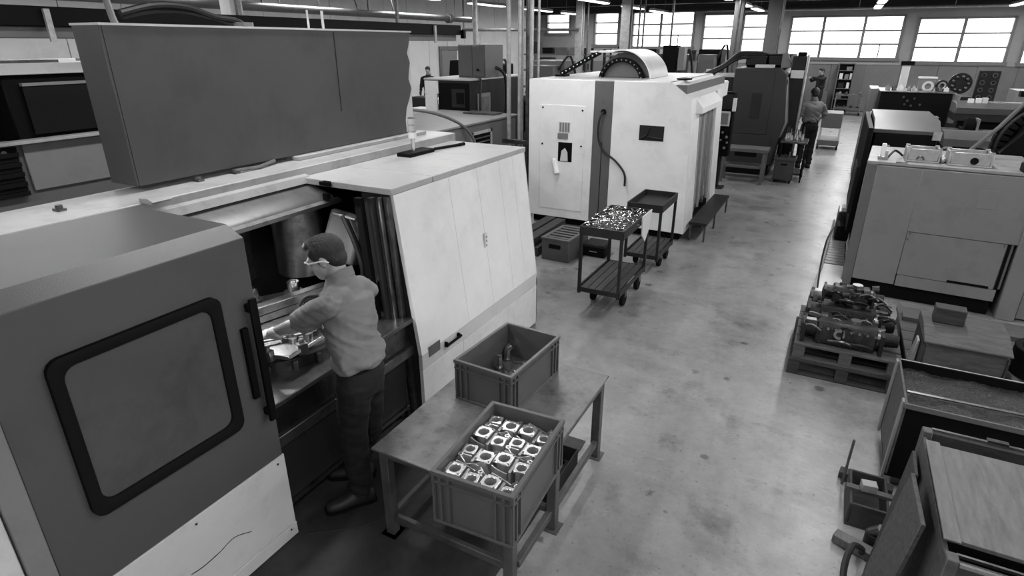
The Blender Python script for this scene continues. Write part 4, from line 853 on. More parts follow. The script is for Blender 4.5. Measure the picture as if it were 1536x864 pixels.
# ---------------------------------------------------------------- carts and crates beside the white machine
def trolley(label, x0, x1, y0, y1, zt, zb, m, load):
    r = thing('trolley', label, 'trolley', ((x0 + x1) / 2, (y0 + y1) / 2, 0))
    for x in (x0 + .015, x1 - .015):
        for y in (y0 + .015, y1 - .015): B().box(x - .015, x + .015, y - .015, y + .015, zb - .05, zt + .02).build('post', m, r)
    n = 5; wd = (x1 - x0 - .06) / n
    for k in range(n): B().box(x0 + .03 + k * wd + .004, x0 + .03 + (k + 1) * wd - .004, y0 + .01, y1 - .01, zb, zb + .018).build('plank', 'wood_dark', r, bev=.002)
    for z in (zb, zt):
        hh = .05 if z == zb else .09
        B().box(x0, x1, y0 - .004, y0 + .012, z - .03, z + hh - .03).build('rail', m, r); B().box(x0, x1, y1 - .012, y1 + .004, z - .03, z + hh - .03).build('rail', m, r)
        B().box(x0 - .004, x0 + .012, y0 + .012, y1 - .012, z - .03, z + hh - .03).build('rail', m, r); B().box(x1 - .012, x1 + .004, y0 + .012, y1 - .012, z - .03, z + hh - .03).build('rail', m, r)
    B().box(x0 + .012, x1 - .012, y0 + .012, y1 - .012, zt - .02, zt).build('top_tray', m, r)
    for x in (x0 + .06, x1 - .06):
        for y in (y0 + .35, y1 - .08):
            B().cyl((x - .02, y, .075), (x + .02, y, .075), .075, n=18).build('wheel', 'black_rubber', r); B().box(x - .03, x + .03, y - .03, y + .03, .1, zb - .001).build('caster_fork', 'dark_steel', r)
    if load: load(r, x0, x1, y0, y1, zt)
    return r
tr1 = trolley('tall two-deck trolley with planked lower deck loaded with swarf', -2.07, -1.62, 5.36, 6.3, .86, .25, 'dark_paint', None)
sw = B()
for i in range(260):
    x, y = random.uniform(-2.03, -1.66), random.uniform(5.42, 6.24); z_ = .865 + random.random() * .09
    a, e = random.random() * 6.3, random.uniform(-.5, .9); l_ = random.uniform(.015, .05)
    sw.tube([(x, y, z_), (x + l_ * math.cos(a), y + l_ * math.sin(a), z_ + l_ * e * .5), (x + l_ * 1.5 * math.cos(a + .8), y + l_ * 1.5 * math.sin(a + .8), z_)], .004, 4)
sw.build('metal_swarf', 'bright_steel', label='loose heap of bright curled metal swarf on the trolley top', cat='swarf', kind='stuff')
B().prism([(5.95, .72), (6.08, .62), (6.22, .74), (6.28, .93), (5.92, .93)], 'x', -1.607, -1.595).build('hanging_cloth', 'offwhite_paint', label='pale rag hanging over the trolley side', cat='rag')
trolley('second dark trolley standing behind the swarf trolley', -2.02, -1.60, 6.75, 7.5, .80, .22, 'dark_paint', None)
b2 = thing('drip_bench', 'long dark bench on thin legs along the white machine front', 'bench', (-1.42, 9.0, 0))
B().box(-1.58, -1.34, 8.3, 10.2, .24, .28).build('deck', 'dark_paint', b2)
for y in (8.35, 9.1, 10.15):
    for x in (-1.56, -1.36): B().box(x - .012, x + .012, y - .012, y + .012, 0, .24).build('leg', 'dark_steel', b2)
lc = thing('lidded_crate', 'grey plastic crate with a slatted lid on the floor', 'crate', (-2.88, 6.95, 0), -.05, world=False)
B().openbox(-.19, .19, -.31, .31, 0, .27, .008).build('shell', 'crate_plastic', lc, bev=.004)
fr_ = B().box(-.2, .2, -.32, -.27, .27, .30).box(-.2, .2, .27, .32, .27, .30).box(-.2, -.15, -.27, .27, .27, .30).box(.15, .2, -.27, .27, .27, .30).build('lid', 'crate_plastic', lc, bev=.004)
for k in range(5): B().box(-.15, .15, -.235 + k * .105, -.185 + k * .105, .27, .295).build('slat', 'crate_plastic', lc, bev=.003)
B().box(-.08, .08, -.325, -.312, .17, .22).build('hand_hole', 'black_paint', lc)
sb = thing('toolbox', 'small dark toolbox beside the slatted-lid crate', 'toolbox', (-2.50, 7.15, 0))
B().box(-2.66, -2.36, 7.02, 7.3, 0, .12).build('body', 'black_paint', sb, bev=.01); B().box(-2.66, -2.36, 7.02, 7.3, .122, .17).build('lid', 'dark_paint', sb, bev=.01); B().tube([(-2.56, 7.015, .08), (-2.56, 7.0, .08), (-2.46, 7.0, .08), (-2.46, 7.015, .08)], .006, 6).build('handle', 'steel', sb)
tm = thing('timber_stack', 'stacked dark timbers on the floor behind the slatted-lid crate', 'timber', (-3.3, 7.1, 0))
for k, (x0_, x1_, y0_, y1_, z0_, z1_) in enumerate(((-3.55, -3.43, 6.7, 7.9, 0, .12), (-3.40, -3.28, 6.66, 7.85, 0, .12), (-3.25, -3.16, 6.7, 7.8, 0, .12), (-3.54, -3.40, 6.75, 7.8, .12, .24), (-3.36, -3.22, 6.7, 7.75, .12, .24))): B().box(x0_, x1_, y0_, y1_, z0_, z1_).build('beam', 'wood_dark', tm, bev=.004)
# ---------------------------------------------------------------- dark milling machine further down the aisle
dm = thing('dark_milling_machine', 'tall dark grey milling machine behind the low steel bench', 'machine', (-1.4, 15.0, 0))
y0 = 13.6
B().prism([(-2.02, .22), (-2.02, 2.14), (-1.16, 2.14), (-1.02, 2.02), (-.92, 1.1), (-1.04, .5), (-1.04, .22)], 'y', y0, 16.2).build('enclosure', 'mill_paint', dm, bev=.015)
B().box(-2.0, -1.1, y0 + .05, 16.1, 0, .22).build('plinth', 'black_paint', dm)
B().box(-1.97, -1.24, y0 - .012, y0, .85, 2.08).build('side_panel', 'mill_paint', dm, bev=.004)
B().box(-1.97, -1.14, y0 - .012, y0, .25, .83).build('lower_panel', 'mill_paint', dm, bev=.004)
B().box(-1.62, -1.42, y0 - .014, y0 - .012, 1.15, 1.66).build('sticker', 'dark_paint', dm)
B().box(-1.80, -1.36, y0 - .016, y0 - .012, .38, .56).build('slot_opening', 'black_paint', dm)
B().prism([(-1.14, 2.06), (-1.0, 1.96), (-.88, 1.1), (-.96, .8), (-1.0, .8), (-1.0, 1.9), (-1.16, 2.0)], 'y', y0 + .02, y0 + .35).build('front_shield', 'mid_paint', dm, bev=.01)
for y, m_ in ((y0 + .55, 'black_paint'), (y0 + .8, 'bright_steel'), (y0 + 1.1, 'mid_paint'), (y0 + 1.9, 'dark_paint')): B().prism([(-1.0, 1.98), (-.96, 1.98), (-.86, 1.0), (-.90, 1.0)], 'y', y, y + .06).build('door_bar', m_, dm)
B().box(-1.9, -1.05, 14.2, 16.0, 2.14, 2.38).build('top_housing', 'black_paint', dm, bev=.02)
B().box(-1.9, -1.5, 14.1, 14.2, 2.18, 2.36).box(-1.45, -1.1, 14.1, 14.2, 2.18, 2.36).build('top_door', 'dark_paint', dm, bev=.006)
B().box(-1.66, -1.30, 13.75, 13.95, 2.14, 2.20).build('roof_box', 'offwhite_paint', dm, bev=.006)
B().prism([(-1.2, 2.14), (-.98, 2.14), (-1.1, 2.42), (-1.2, 2.42)], 'y', 14.05, 14.15).build('brace', 'mid_paint', dm)
B().box(-1.0, -.70, 13.95, 14.5, .1, 2.36).build('rear_column', 'dark_paint', dm, bev=.02)
B().box(-.73, -.68, 13.90, 13.95, .5, 2.40).build('edge_trim', 'pipe_light', dm, bev=.02)
B().box(-.98, -.74, 13.92, 13.95, 1.95, 2.1).build('plate', 'offwhite_paint', dm)
B().box(-.92, -.76, 14.1, 14.3, 2.36, 2.44).build('beacon', 'black_paint', dm, bev=.01)
for k, zz in enumerate((2.2, 2.26, 2.3)): B().tube([(-2.6 - .1 * k, 13.9, 1.95), (-2.35, 13.95, 2.1 + .03 * k), (-2.05, 14.0, zz + .1), (-1.75, 14.15, zz + .12), (-1.5, 14.25, zz + .08)], .03, 8, sub=6).build('hose', 'cable', dm)
B().box(-2.75, -2.03, 13.7, 15.8, 0, 1.95).build('side_unit', 'dark_paint', dm, bev=.01)
B().box(-2.7, -2.3, 13.69, 13.72, 1.5, 1.85).build('unit_panel', 'black_paint', dm)
# bench in front
bn = thing('steel_bench', 'low two-shelf steel bench in front of the dark milling machine', 'bench', (-1.48, 12.8, 0))
B().box(-1.92, -1.06, 12.6, 13.05, .62, .69).build('top', 'mid_dark_paint', bn, bev=.006)
B().box(-1.88, -1.10, 12.64, 13.0, .30, .35).build('shelf', 'mid_dark_paint', bn, bev=.004)
B().box(-1.88, -1.10, 12.94, 13.0, .06, .10).build('stretcher', 'mid_dark_paint', bn)
for (x, y) in ((-1.88, 12.64), (-1.12, 12.64), (-1.88, 12.98), (-1.12, 12.98)): B().box(x - .03, x + .03, y - .03, y + .03, 0, .62).build('leg', 'mid_dark_paint', bn, bev=.004)
# tool cart
tcart = thing('tool_cart', 'dark tool cart crowded with tool holders beside the worker from behind', 'cart', (-.66, 13.5, 0))
B().box(-.90, -.42, 13.2, 13.8, .76, .80).build('top', 'dark_steel', tcart, bev=.004)
B().box(-.90, -.42, 13.2, 13.8, .14, .18).build('shelf', 'dark_paint', tcart)
for (x, y) in ((-.88, 13.22), (-.44, 13.22), (-.88, 13.78), (-.44, 13.78)): B().box(x - .02, x + .02, y - .02, y + .02, .08, .76).build('leg', 'black_paint', tcart); B().cyl((x - .015, y, .04), (x + .015, y, .04), .04, n=12).build('wheel', 'black_rubber', tcart)
for i, (x, y) in enumerate(((-.82, 13.3), (-.72, 13.28), (-.62, 13.3), (-.52, 13.32), (-.80, 13.45), (-.67, 13.5), (-.54, 13.5), (-.77, 13.65), (-.60, 13.68))):
    tl = thing('tool_holder', 'bright conical tool holder standing on the dark tool cart', 'tool holder', (x, y, .80), group='tool holders on the dark cart')
    h = random.uniform(.08, .22); B().lathe((x, y, .80), [(.028, 0), (.032, .03), (.030, .035), (.018, .06 + h * .4)], 12).build('taper', 'steel', tl); B().cyl((x, y, .86 + h * .4), (x, y, .86 + h), .011, n=8).build('cutter', 'bright_steel' if i % 2 else 'dark_steel', tl)
gc = thing('grey_bin', 'dark grey plastic bin under the tool cart', 'bin', (-.75, 13.3, .0))
B().openbox(-.94, -.58, 13.0, 13.4, .06, .50, .01).build('shell', 'crate_plastic_dark', gc, bev=.006)
B().box(-.96, -.56, 12.98, 13.0, .46, .51).box(-.96, -.94, 13.0, 13.4, .46, .51).box(-.58, -.56, 13.0, 13.4, .46, .51).build('rim', 'crate_plastic_dark', gc)
B().box(-.82, -.70, 12.99, 12.998, .36, .39).build('hand_hole', 'black_paint', gc)
for x in (-.9, -.62):
    for y in (13.04, 13.36): B().cyl((x - .012, y, .03), (x + .012, y, .03), .03, n=12).box(x - .015, x + .015, y - .015, y + .015, .03, .06).build('caster', 'black_rubber', gc)
for k in range(4): B().tube([(-.86 + k * .07, 13.08, .075), (-.85 + k * .075, 13.06, .45), (-.845 + k * .08, 13.05, .52 + .05 * (k % 3))], .016, 6).build('loose_tool', ('steel', 'dark_steel')[k % 2], label='slim metal tool leaning out of the dark grey bin', cat='tool', group='tools in the grey bin')
# far cart
fc = thing('wheeled_bin', 'grey wheeled bin cart standing in the aisle beyond the worker', 'cart', (-.05, 18.4, 0))
B().box(-.34, .14, 18.0, 18.9, .55, .92).build('bin', 'mid_dark_paint', fc, bev=.01); B().box(-.36, .16, 17.98, 18.92, .10, .24).build('base', 'mid_dark_paint', fc, bev=.01)
for (x, y) in ((-.33, 18.02), (.13, 18.02), (-.33, 18.88), (.13, 18.88)): B().box(x - .02, x + .02, y - .02, y + .02, .24, .56).build('post', 'offwhite_paint', fc); B().cyl((x - .02, y, .05), (x + .02, y, .05), .05, n=12).build('wheel', 'black_rubber', fc)
# shelf unit and wall clutter at the far end
bs = thing('shelf_unit', 'tall open shelf unit against the rear wall', 'shelf', (.0, 28.7, 0))
for x in (-.28, .28): B().box(x - .02, x + .02, 28.5, 28.9, 0, 1.86).build('upright', 'mid_dark_paint', bs)
B().box(-.3, .3, 28.88, 28.9, 0, 1.86).build('back', 'dark_paint', bs)
for z in (.1, .5, .9, 1.25, 1.58, 1.84): B().box(-.28, .28, 28.5, 28.88, z, z + .025).build('shelf', 'mid_dark_paint', bs)
for i, (x, z, a, b_, g_) in enumerate(((-.15, 1.275, .12, .22, 'paper'), (.05, 1.275, .14, .18, 'mid_paint'), (.2, 1.275, .08, .22, 'offwhite_paint'), (.1, 1.605, .2, .14, 'mid_paint'), (-.1, .925, .2, .2, 'dark_paint'), (.15, .925, .1, .22, 'paper'), (-.1, .525, .2, .25, 'mid_dark_paint'))):
    B().box(x - a / 2, x + a / 2, 28.55, 28.8, z, z + b_).build('storage_box', g_, label=('%s storage box on the rear shelf unit' % {'paper': 'white', 'mid_paint': 'grey', 'offwhite_paint': 'pale', 'dark_paint': 'black', 'mid_dark_paint': 'dark grey'}[g_]), cat='box', group='boxes on the rear shelf unit', bev=.005)
def parts_cart(label, x0, x1, y, n, seed):
    r = thing('parts_cart', label, 'cart', ((x0 + x1) / 2, y, 0)); rnd = random.Random(seed)
    for z in (.25, .72): B().box(x0, x1, y - .3, y + .3, z, z + .04).build('deck', 'mid_dark_paint', r)
    for x in (x0 + .03, x1 - .03):
        for yy in (y - .27, y + .27): B().box(x - .02, x + .02, yy - .02, yy + .02, .1, .72).build('leg', 'mid_paint', r); B().cyl((x - .02, yy, .05), (x + .02, yy, .05), .05, n=10).build('wheel', 'black_rubber', r)
    for i in range(n):
        z = .76 if i % 3 else .29; j = i // 3 * 2 + i % 3 - 1 if i % 3 else i // 3; nc = 4; s = rnd.uniform(.035, .058); x = x0 + .12 + (x1 - x0 - .24) * (j % nc) / (nc - 1); yy = y - .19 + .36 * (j // nc)
        it = thing('machine_part', label.split(' cart')[0].replace('cart', '') + ' cart part', 'machine part', (x, yy, z), group='parts on the rear carts'); it['label'] = 'small oily part on the %s deck of the %s' % ('upper' if i % 3 else 'lower', label.replace(' of the shelf unit', ' of the shelves'))
        B().cbox((x, yy, z + s * .55), (s * 2, s * 1.3, s * 1.1), (0, 0, rnd.uniform(-.3, .3))).build('block', ('cast_iron', 'steel', 'dark_steel')[i % 3], it, bev=.01); B().cyl((x, yy, z + s), (x + s * .4, yy - s * .5, z + s * 1.8), s * .4, n=10).build('stud', ('steel', 'rough_aluminium')[i % 2], it)
parts_cart('low parts cart below the shelf unit', -.2, .75, 27.6, 12, 3)
parts_cart('second parts cart nearer the black workbench', .95, 1.75, 27.4, 12, 5)
B().box(-1.3, -.5, 28.3, 28.8, 0, .8).build('rear_counter', 'mid_dark_paint', label='dark counter against the rear wall behind the pointing worker', cat='counter', bev=.01)
# ---------------------------------------------------------------- clutter under the left rear windows
def rack(label, x0, x1, y, zs, seed, n):
    r = thing('storage_rack', label, 'rack', ((x0 + x1) / 2, y, 0)); rnd = random.Random(seed)
    for x in (x0, x1):
        for yy in (y - .35, y + .35): B().box(x - .04, x + .04, yy - .04, yy + .04, 0, zs[-1] + .2).build('upright', 'dark_paint', r)
    for z in zs: B().box(x0, x1, y - .4, y + .4, z - .05, z).build('shelf', 'mid_dark_paint', r)
    for zi, z in enumerate(zs):
        for i in range(n):
            a = rnd.uniform(.3, .75); x = x0 + .1 + a / 2 + (x1 - x0 - .2 - a) * (i + .2 * rnd.random()) / max(1, n - 1); h = rnd.uniform(.2, .42); g_ = rnd.choice(['dark_paint', 'mid_dark_paint', 'mid_paint', 'black_paint', 'offwhite_paint'])
            a = min(a, (x1 - x0) / n * .72)
            it = thing('storage_bin', '%s bin on the %s shelf of %s' % ({'dark_paint': 'very dark', 'mid_dark_paint': 'dark grey', 'mid_paint': 'grey', 'black_paint': 'black', 'offwhite_paint': 'pale'}[g_], ('lowest', 'second', 'third', 'top')[zi], label), 'bin', (x, y, z), group='bins on ' + label)
            B().openbox(x - a / 2, x + a / 2, y - .3, y + .1, z, z + h, .012).build('shell', g_, it); B().box(x - a / 2 - .01, x + a / 2 + .01, y - .315, y - .3, z + h - .05, z + h).build('lip', g_, it)
rack('the rack below the far left windows', -10.9, -8.3, 21.6, (.5, 1.1, 1.7, 2.25), 11, 4)
rack('the rack between the two pale columns', -7.9, -6.7, 22.5, (.5, 1.1, 1.7, 2.2), 12, 3)
rack('the rack behind the drum cover', -6.0, -4.1, 20.5, (.5, 1.1, 1.7, 2.1), 13, 4)
def far_mill(label, x, y, w_, d, h, g_, seed):
    r = thing('milling_machine', label, 'machine', (x, y, 0)); rnd = random.Random(seed)
    B().box(x - w_ / 2, x + w_ / 2, y, y + d, 0, h * .62).build('base', g_, r, bev=.02)
    B().box(x - w_ * .28, x + w_ * .28, y + d * .4, y + d, h * .62, h).build('column', g_, r, bev=.02)
    B().box(x - w_ * .2, x + w_ * .2, y + d * .05, y + d * .4, h * .74, h * .95).build('head', 'mid_dark_paint', r, bev=.02)
    B().box(x - w_ * .42, x + w_ * .42, y - .02, y, h * .2, h * .55).build('door', 'black_paint', r, bev=.01)
    B().cyl((x, y + d * .2, h * .66), (x, y + d * .2, h * .74), .06, n=12).build('spindle', 'steel', r)
    B().tube([(x + w_ * .2, y + d * .3, h * .9), (x + w_ * .4, y + d * .3, h * 1.05), (x + w_ * .45, y + d * .6, h * .7)], .03, 6, sub=4).build('hose', 'cable', r)
far_mill('dark milling machine with a boxy head behind the drum cover', -4.1, 15.6, 1.5, 1.2, 2.35, 'dark_paint', 1)
far_mill('second dark milling machine beside the dark roof column', -3.4, 17.6, 1.1, 1.2, 2.45, 'black_paint', 2)
far_mill('grey milling machine under the left rear window', -6.8, 14.4, 1.6, 1.2, 2.2, 'mid_dark_paint', 3)
far_mill('black milling machine behind the riser pipes', -7.6, 12.6, 1.4, 1.1, 2.15, 'black_paint', 4)
bx = thing('control_box', 'black control box on a thin post behind the white machine', 'control box', (-3.5, 14.2, 0)); B().box(-3.68, -3.36, 14.1, 14.4, 2.0, 2.56).build('housing', 'black_paint', bx, bev=.01); B().box(-3.33, -3.2, 14.12, 14.38, 2.05, 2.52).build('side_plate', 'mid_paint', bx); B().box(-3.36, -3.33, 14.2, 14.3, 2.2, 2.3).box(-3.55, -3.48, 14.2, 14.28, 0, 2.0).box(-3.7, -3.3, 14.05, 14.45, 0, .03).build('post', 'dark_steel', bx)
cc_ = thing('white_bucket', 'small white square tub on the dark machine beside the white header', 'tub', (-2.65, 14.4, 1.95)); B().openbox(-2.73, -2.56, 14.3, 14.5, 1.952, 2.07, .01).build('shell', 'paper', cc_)
# ---------------------------------------------------------------- grey machine on the right
rm = thing('grey_machine', 'big plain grey machine with two metal housings lying on top', 'machine', (1.3, 7.8, 0), math.radians(-3.5), world=False)
def rb(): return B()
# local frame: origin at (1.3, 7.8); front face y = -.6, left x = -.88
B().box(-.86, .50, -.58, .55, .30, 1.44).build('body', 'mid_paint', rm, bev=.006)
B().box(-.90, .52, -.60, .55, 1.44, 1.47).build('top_cover', 'top_paint', rm, bev=.004)
B().box(-.90, -.80, -.605, -.56, .05, 1.44).build('corner_post', 'mid_dark_paint', rm, bev=.004, label='dark corner post')
B().box(-.80, -.40, -.61, -.58, .18, 1.43).build('front_panel', 'mid_paint', rm, bev=.003)
B().box(-.40, .52, -.61, -.58, .78, 1.43).build('front_panel', 'mid_paint', rm, bev=.003)
B().box(-.395, .44, -.606, -.58, .30, .775).build('lower_plate', 'mid_paint', rm, bev=.003)
B().box(-.39, .47, -.604, -.56, .17, .295).build('plinth_strip', 'mid_paint', rm, bev=.003)
B().box(-.80, .46, -.54, .5, .0, .30).build('base', 'black_paint', rm)
B().box(.45, .475, -.60, -.58, .30, .775).build('gap_seal', 'black_paint', rm)
for (x, z) in ((-.37, .755), (-.38, .70), (.42, .755)): B().cyl((x, -.607, z), (x, -.612, z), .008, n=8).build('screw', 'dark_steel', rm)
B().box(.05, .40, -.609, -.606, .30, .325).build('vent_slot', 'black_paint', rm)
B().box(.10, .26, -.613, -.610, 1.10, 1.28).build('cover_plate', 'mid_paint', rm, bev=.002)
B().box(.52, .68, -.62, .5, .0, 1.45).build('side_column', 'mid_paint', rm, bev=.006)
B().box(.69, 1.6, -.56, .5, .02, 1.44).build('far_section', 'mid_paint', rm, bev=.006)
B().box(.72, 1.5, -.575, -.56, .32, .55).build('section_opening', 'black_paint', rm)
B().box(.72, 1.5, -.575, -.56, .62, .70).build('section_slot', 'dark_paint', rm)
# housings on top
def housing(label, x0, x1, y0_, y1_, z0, h, bore):
    r = thing('metal_housing', label, 'housing', ((x0 + x1) / 2, (y0_ + y1_) / 2, z0), math.radians(-3.5))
    r.rotation_euler = (0, 0, 0)
    B().openbox(x0, x1, y0_, y1_, z0, z0 + h, .02).build('shell', 'rough_aluminium', r, bev=.004)
    for x in (x0, x1 - .04):
        for y in (y0_, y1_ - .04): B().box(x + .002, x + .038, y + .002, y + .038, z0 + h, z0 + h + .012).build('corner_pad', 'rough_aluminium', r)
    if bore: B().cyl((bore[0], y0_ - .001, z0 + bore[1]), (bore[0], y0_ - .006, z0 + bore[1]), .034, n=20).build('bore', 'black_paint', r)
    return r
zt = 1.471
h1 = housing('open pale metal housing with a ring clip at its foot', .70, 1.0, 7.36, 7.62, zt, .135, None)
B().tube([(.83 + .03 * math.cos(t), 7.352, zt + .03 + .032 * math.sin(t)) for t in [math.pi * i / 10 for i in range(11)]], .008, 6).build('ring_clip', 'dark_steel', h1)
housing('open pale metal housing with a round bore in its side', 1.06, 1.42, 7.30, 7.58, zt, .135, (1.27, .06))
br = thing('bracket_block', 'small bright bracket standing on the grey machine edge', 'bracket', (.50, 7.42, zt))
B().box(.46, .55, 7.38, 7.46, zt, zt + .03).build('foot', 'steel', br, bev=.003); B().box(.475, .515, 7.40, 7.44, zt + .03, zt + .16).build('upright', 'paper', br, bev=.004); B().box(.52, .545, 7.40, 7.44, zt + .03, zt + .09).build('side_block', 'rough_aluminium', br, bev=.003); B().tube([(.515, 7.42, zt + .14), (.54, 7.41, zt + .14)], .008, 6).build('screw', 'steel', br)
B().tube([(.55, 7.45, zt + .012), (.60, 7.5, zt + .08), (.65, 7.55, zt + .06), (.69, 7.62, zt + .02)], .012, 6, sub=4).build('short_cable', 'cable', label='short black cable between bracket and open housing', cat='cable')
B().box(.62, .72, 7.24, 7.27, zt, zt + .01).build('flat_key', 'steel', label='thin flat key at the grey machine edge', cat='tool')
rg = B(); 
for k in range(7): rg.ball((1.03 + .012 * (k % 2), 7.42 + .022 * k, zt + .028 + .008 * (k % 3)), (.026, .024, .028), 10)
rg.build('cloth_rag', 'rough_aluminium', label='crumpled pale rag between the two housings', cat='rag')
B().tube([(1.27, 7.95, zt + .012), (1.50, 7.92, 1.80), (1.80, 7.9, 2.30), (2.0, 7.88, 2.6)], .020, 10).build('slanted_bar', 'pipe_grey', label='long grey bar leaning over the grey machine', cat='bar')
B().cbox((1.72, 7.25, zt + .045), (.16, .14, .09), (0, 0, .1)).cyl((1.72, 7.25, zt + .09), (1.72, 7.25, zt + .11), .03).build('switch_foot', 'black_paint', label='black rounded block on the far edge of the grey machine', cat='block', bev=.02)
# black cable drum at the edge
cd = thing('cable_drum', 'large black cable chain arch behind the grey machine', 'cable chain', (2.05, 9.0, 0))
for k in range(18):
    t = math.radians(185 - 150 * k / 17); p = V((2.22 + .46 * math.cos(t), 8.95, 1.48 + .46 * math.sin(t)))
    B().cbox(p, (.10, .14, .11), (0, -t, 0)).build('link', 'black_rubber', cd, bev=.01)
for k in range(16):
    t = math.radians(180 - 120 * k / 15); p = V((2.42 + .66 * math.cos(t), 9.2, 1.45 + .66 * math.sin(t)))
    B().cbox(p, (.11, .12, .10), (0, -t, 0)).build('link', 'black_rubber', cd, bev=.01)
B().box(1.66, 2.9, 8.85, 9.35, 0, 1.42).build('cabinet', 'black_paint', cd, bev=.02)
B().prism([(1.72, 1.42), (2.6, 1.42), (2.6, 1.70), (1.95, 1.78)], 'y', 8.7, 9.3).build('hood', 'black_paint', cd, bev=.01)
# second machine in the right row
r2 = thing('grey_topped_machine', 'dark fronted machine with flat grey cover behind the grey machine', 'machine', (.85, 9.9, 0))
B().box(.47, 1.14, 9.0, 10.6, 0, 1.55).build('body', 'black_paint', r2, bev=.01)
B().prism([(9.0, 1.55), (8.98, 1.60), (9.35, 1.70), (10.6, 1.70), (10.6, 1.55)], 'x', .44, 1.16).build('cover', 'mid_dark_paint', r2, bev=.006)
B().box(.36, .42, 8.5, 10.6, .35, 1.66).box(.42, .44, 8.9, 10.6, .4, 1.5).build('side_guard', 'black_paint', r2, bev=.006)
B().box(.33, .36, 8.7, 9.4, .55, 1.15).build('guard_panel', 'dark_paint', r2, bev=.004)
B().box(1.08, 1.17, 8.97, 9.0, 1.5, 1.6).build('plate', 'rough_aluminium', r2)
# rails and guards between
g1 = thing('way_cover', 'long pale way cover on a dark rail near the slanted bar', 'machine cover', (1.6, 10.0, 0))
B().prism([(9.9, 1.32), (9.9, 1.42), (10.05, 1.50), (10.3, 1.50), (10.3, 1.32)], 'x', 1.32, 2.2).build('cover', 'mid_dark_paint', g1, bev=.006); B().box(1.25, 2.2, 9.75, 9.9, 1.22, 1.26).build('rail', 'rail_paint', g1); B().box(1.62, 2.2, 9.76, 10.3, 0, 1.22).box(1.62, 2.2, 9.92, 10.3, 1.22, 1.32).build('bed', 'black_paint', g1)
B().box(1.19, 1.6, 9.4, 10.5, 0, 1.22).build('side_body', 'dark_paint', g1, bev=.01)
B().cyl((1.30, 9.38, 1.32), (1.30, 9.2, 1.32), .07, n=14).cyl((1.30, 9.3, 1.22), (1.30, 9.3, 1.27), .1, n=14).build('motor', 'grime', g1)
g2 = thing('slide_bed', 'steel slide bed with dark blocks beyond the flat grey cover', 'machine bed', (1.5, 11.6, 0))
B().box(.75, 2.6, 11.2, 11.9, 0, 1.30).build('bed', 'black_paint', g2, bev=.01); B().box(.75, 2.6, 11.18, 11.3, 1.30, 1.36).build('rail', 'bright_steel', g2, bev=.004); B().box(.75, 2.6, 11.75, 11.85, 1.30, 1.36).build('rail', 'steel', g2, bev=.004)
for x in (1.2, 1.72): B().cyl((x, 11.35, 1.46), (x + .12, 11.35, 1.46), .11, n=14).box(x + .0, x + .14, 11.25, 11.8, 1.30, 1.40).build('carriage', 'black_paint', g2, bev=.006); B().box(x + .14, x + .17, 11.24, 11.5, 1.3, 1.56).build('end_plate', 'mid_paint', g2)
g3 = thing('grey_trough', 'long grey trough mounted beyond the slide bed', 'trough', (2.2, 12.4, 0))
B().prism([(12.1, 1.55), (12.05, 1.66), (12.2, 1.72), (12.7, 1.72), (12.7, 1.55)], 'x', 1.66, 2.9).build('trough', 'mid_dark_paint', g3, bev=.01); B().box(1.66, 2.9, 12.1, 12.7, 1.45, 1.55).build('underside', 'dark_paint', g3); B().box(1.8, 2.8, 12.2, 12.6, 0, 1.45).build('stand', 'black_paint', g3)
for k, (x, g_) in enumerate(((1.82, 'paper'), (1.92, 'paper'), (2.0, 'offwhite_paint'))): B().box(x, x + .07, 12.2, 12.3, 1.72, 1.78 + .01 * k).build('small_box', g_, label='small white box on the long grey trough', cat='box', group='small boxes on the trough')
# long black machine
bmach = thing('black_machine', 'long black machine with small parts lined up on its flat top', 'machine', (1.2, 13.4, 0))
B().box(.62, 1.70, 13.0, 13.9, 0, 1.80).build('body', 'black_paint', bmach, bev=.01); B().box(.60, 1.72, 12.98, 13.92, 1.80, 1.82).build('top', 'steel', bmach, bev=.003); B().box(1.70, 1.82, 13.05, 13.8, 1.3, 1.78).build('end_block', 'mid_paint', bmach, bev=.01); B().box(.62, 1.3, 12.85, 13.0, 1.28, 1.42).build('step', 'dark_paint', bmach); B().box(.75, .95, 12.84, 12.85, 1.36, 1.41).build('plate', 'offwhite_paint', bmach)
for (x, z) in ((.98, 1.72), (1.05, 1.66), (1.15, 1.70), (1.12, 1.58), (1.25, 1.6), (1.02, 1.60)): B().cyl((x, 13.0, z), (x, 12.985, z), .02, n=8).build('button', 'dark_steel', bmach)
pw = thing('pale_post', 'pale square post with dark cap beside the black machine', 'post', (.98, 14.2, 0)); B().cbox((1.0, 14.2, 1.11), (.13, .10, 2.22)).build('post', 'white_paint', pw, bev=.006); B().box(.90, 1.12, 14.1, 14.3, 2.22, 2.29).build('cap', 'black_paint', pw, bev=.006)
B().box(.50, .64, 12.3, 12.5, 0, 1.5).build('pale_pillar', 'offwhite_paint', label='short pale pillar at the corner of the black machine', cat='pillar', bev=.01)
B().box(.48, .66, 14.2, 15.2, 0, 1.78).build('side_cabinet', 'mid_paint', label='narrow grey cabinet behind the black machine', cat='cabinet', bev=.01)
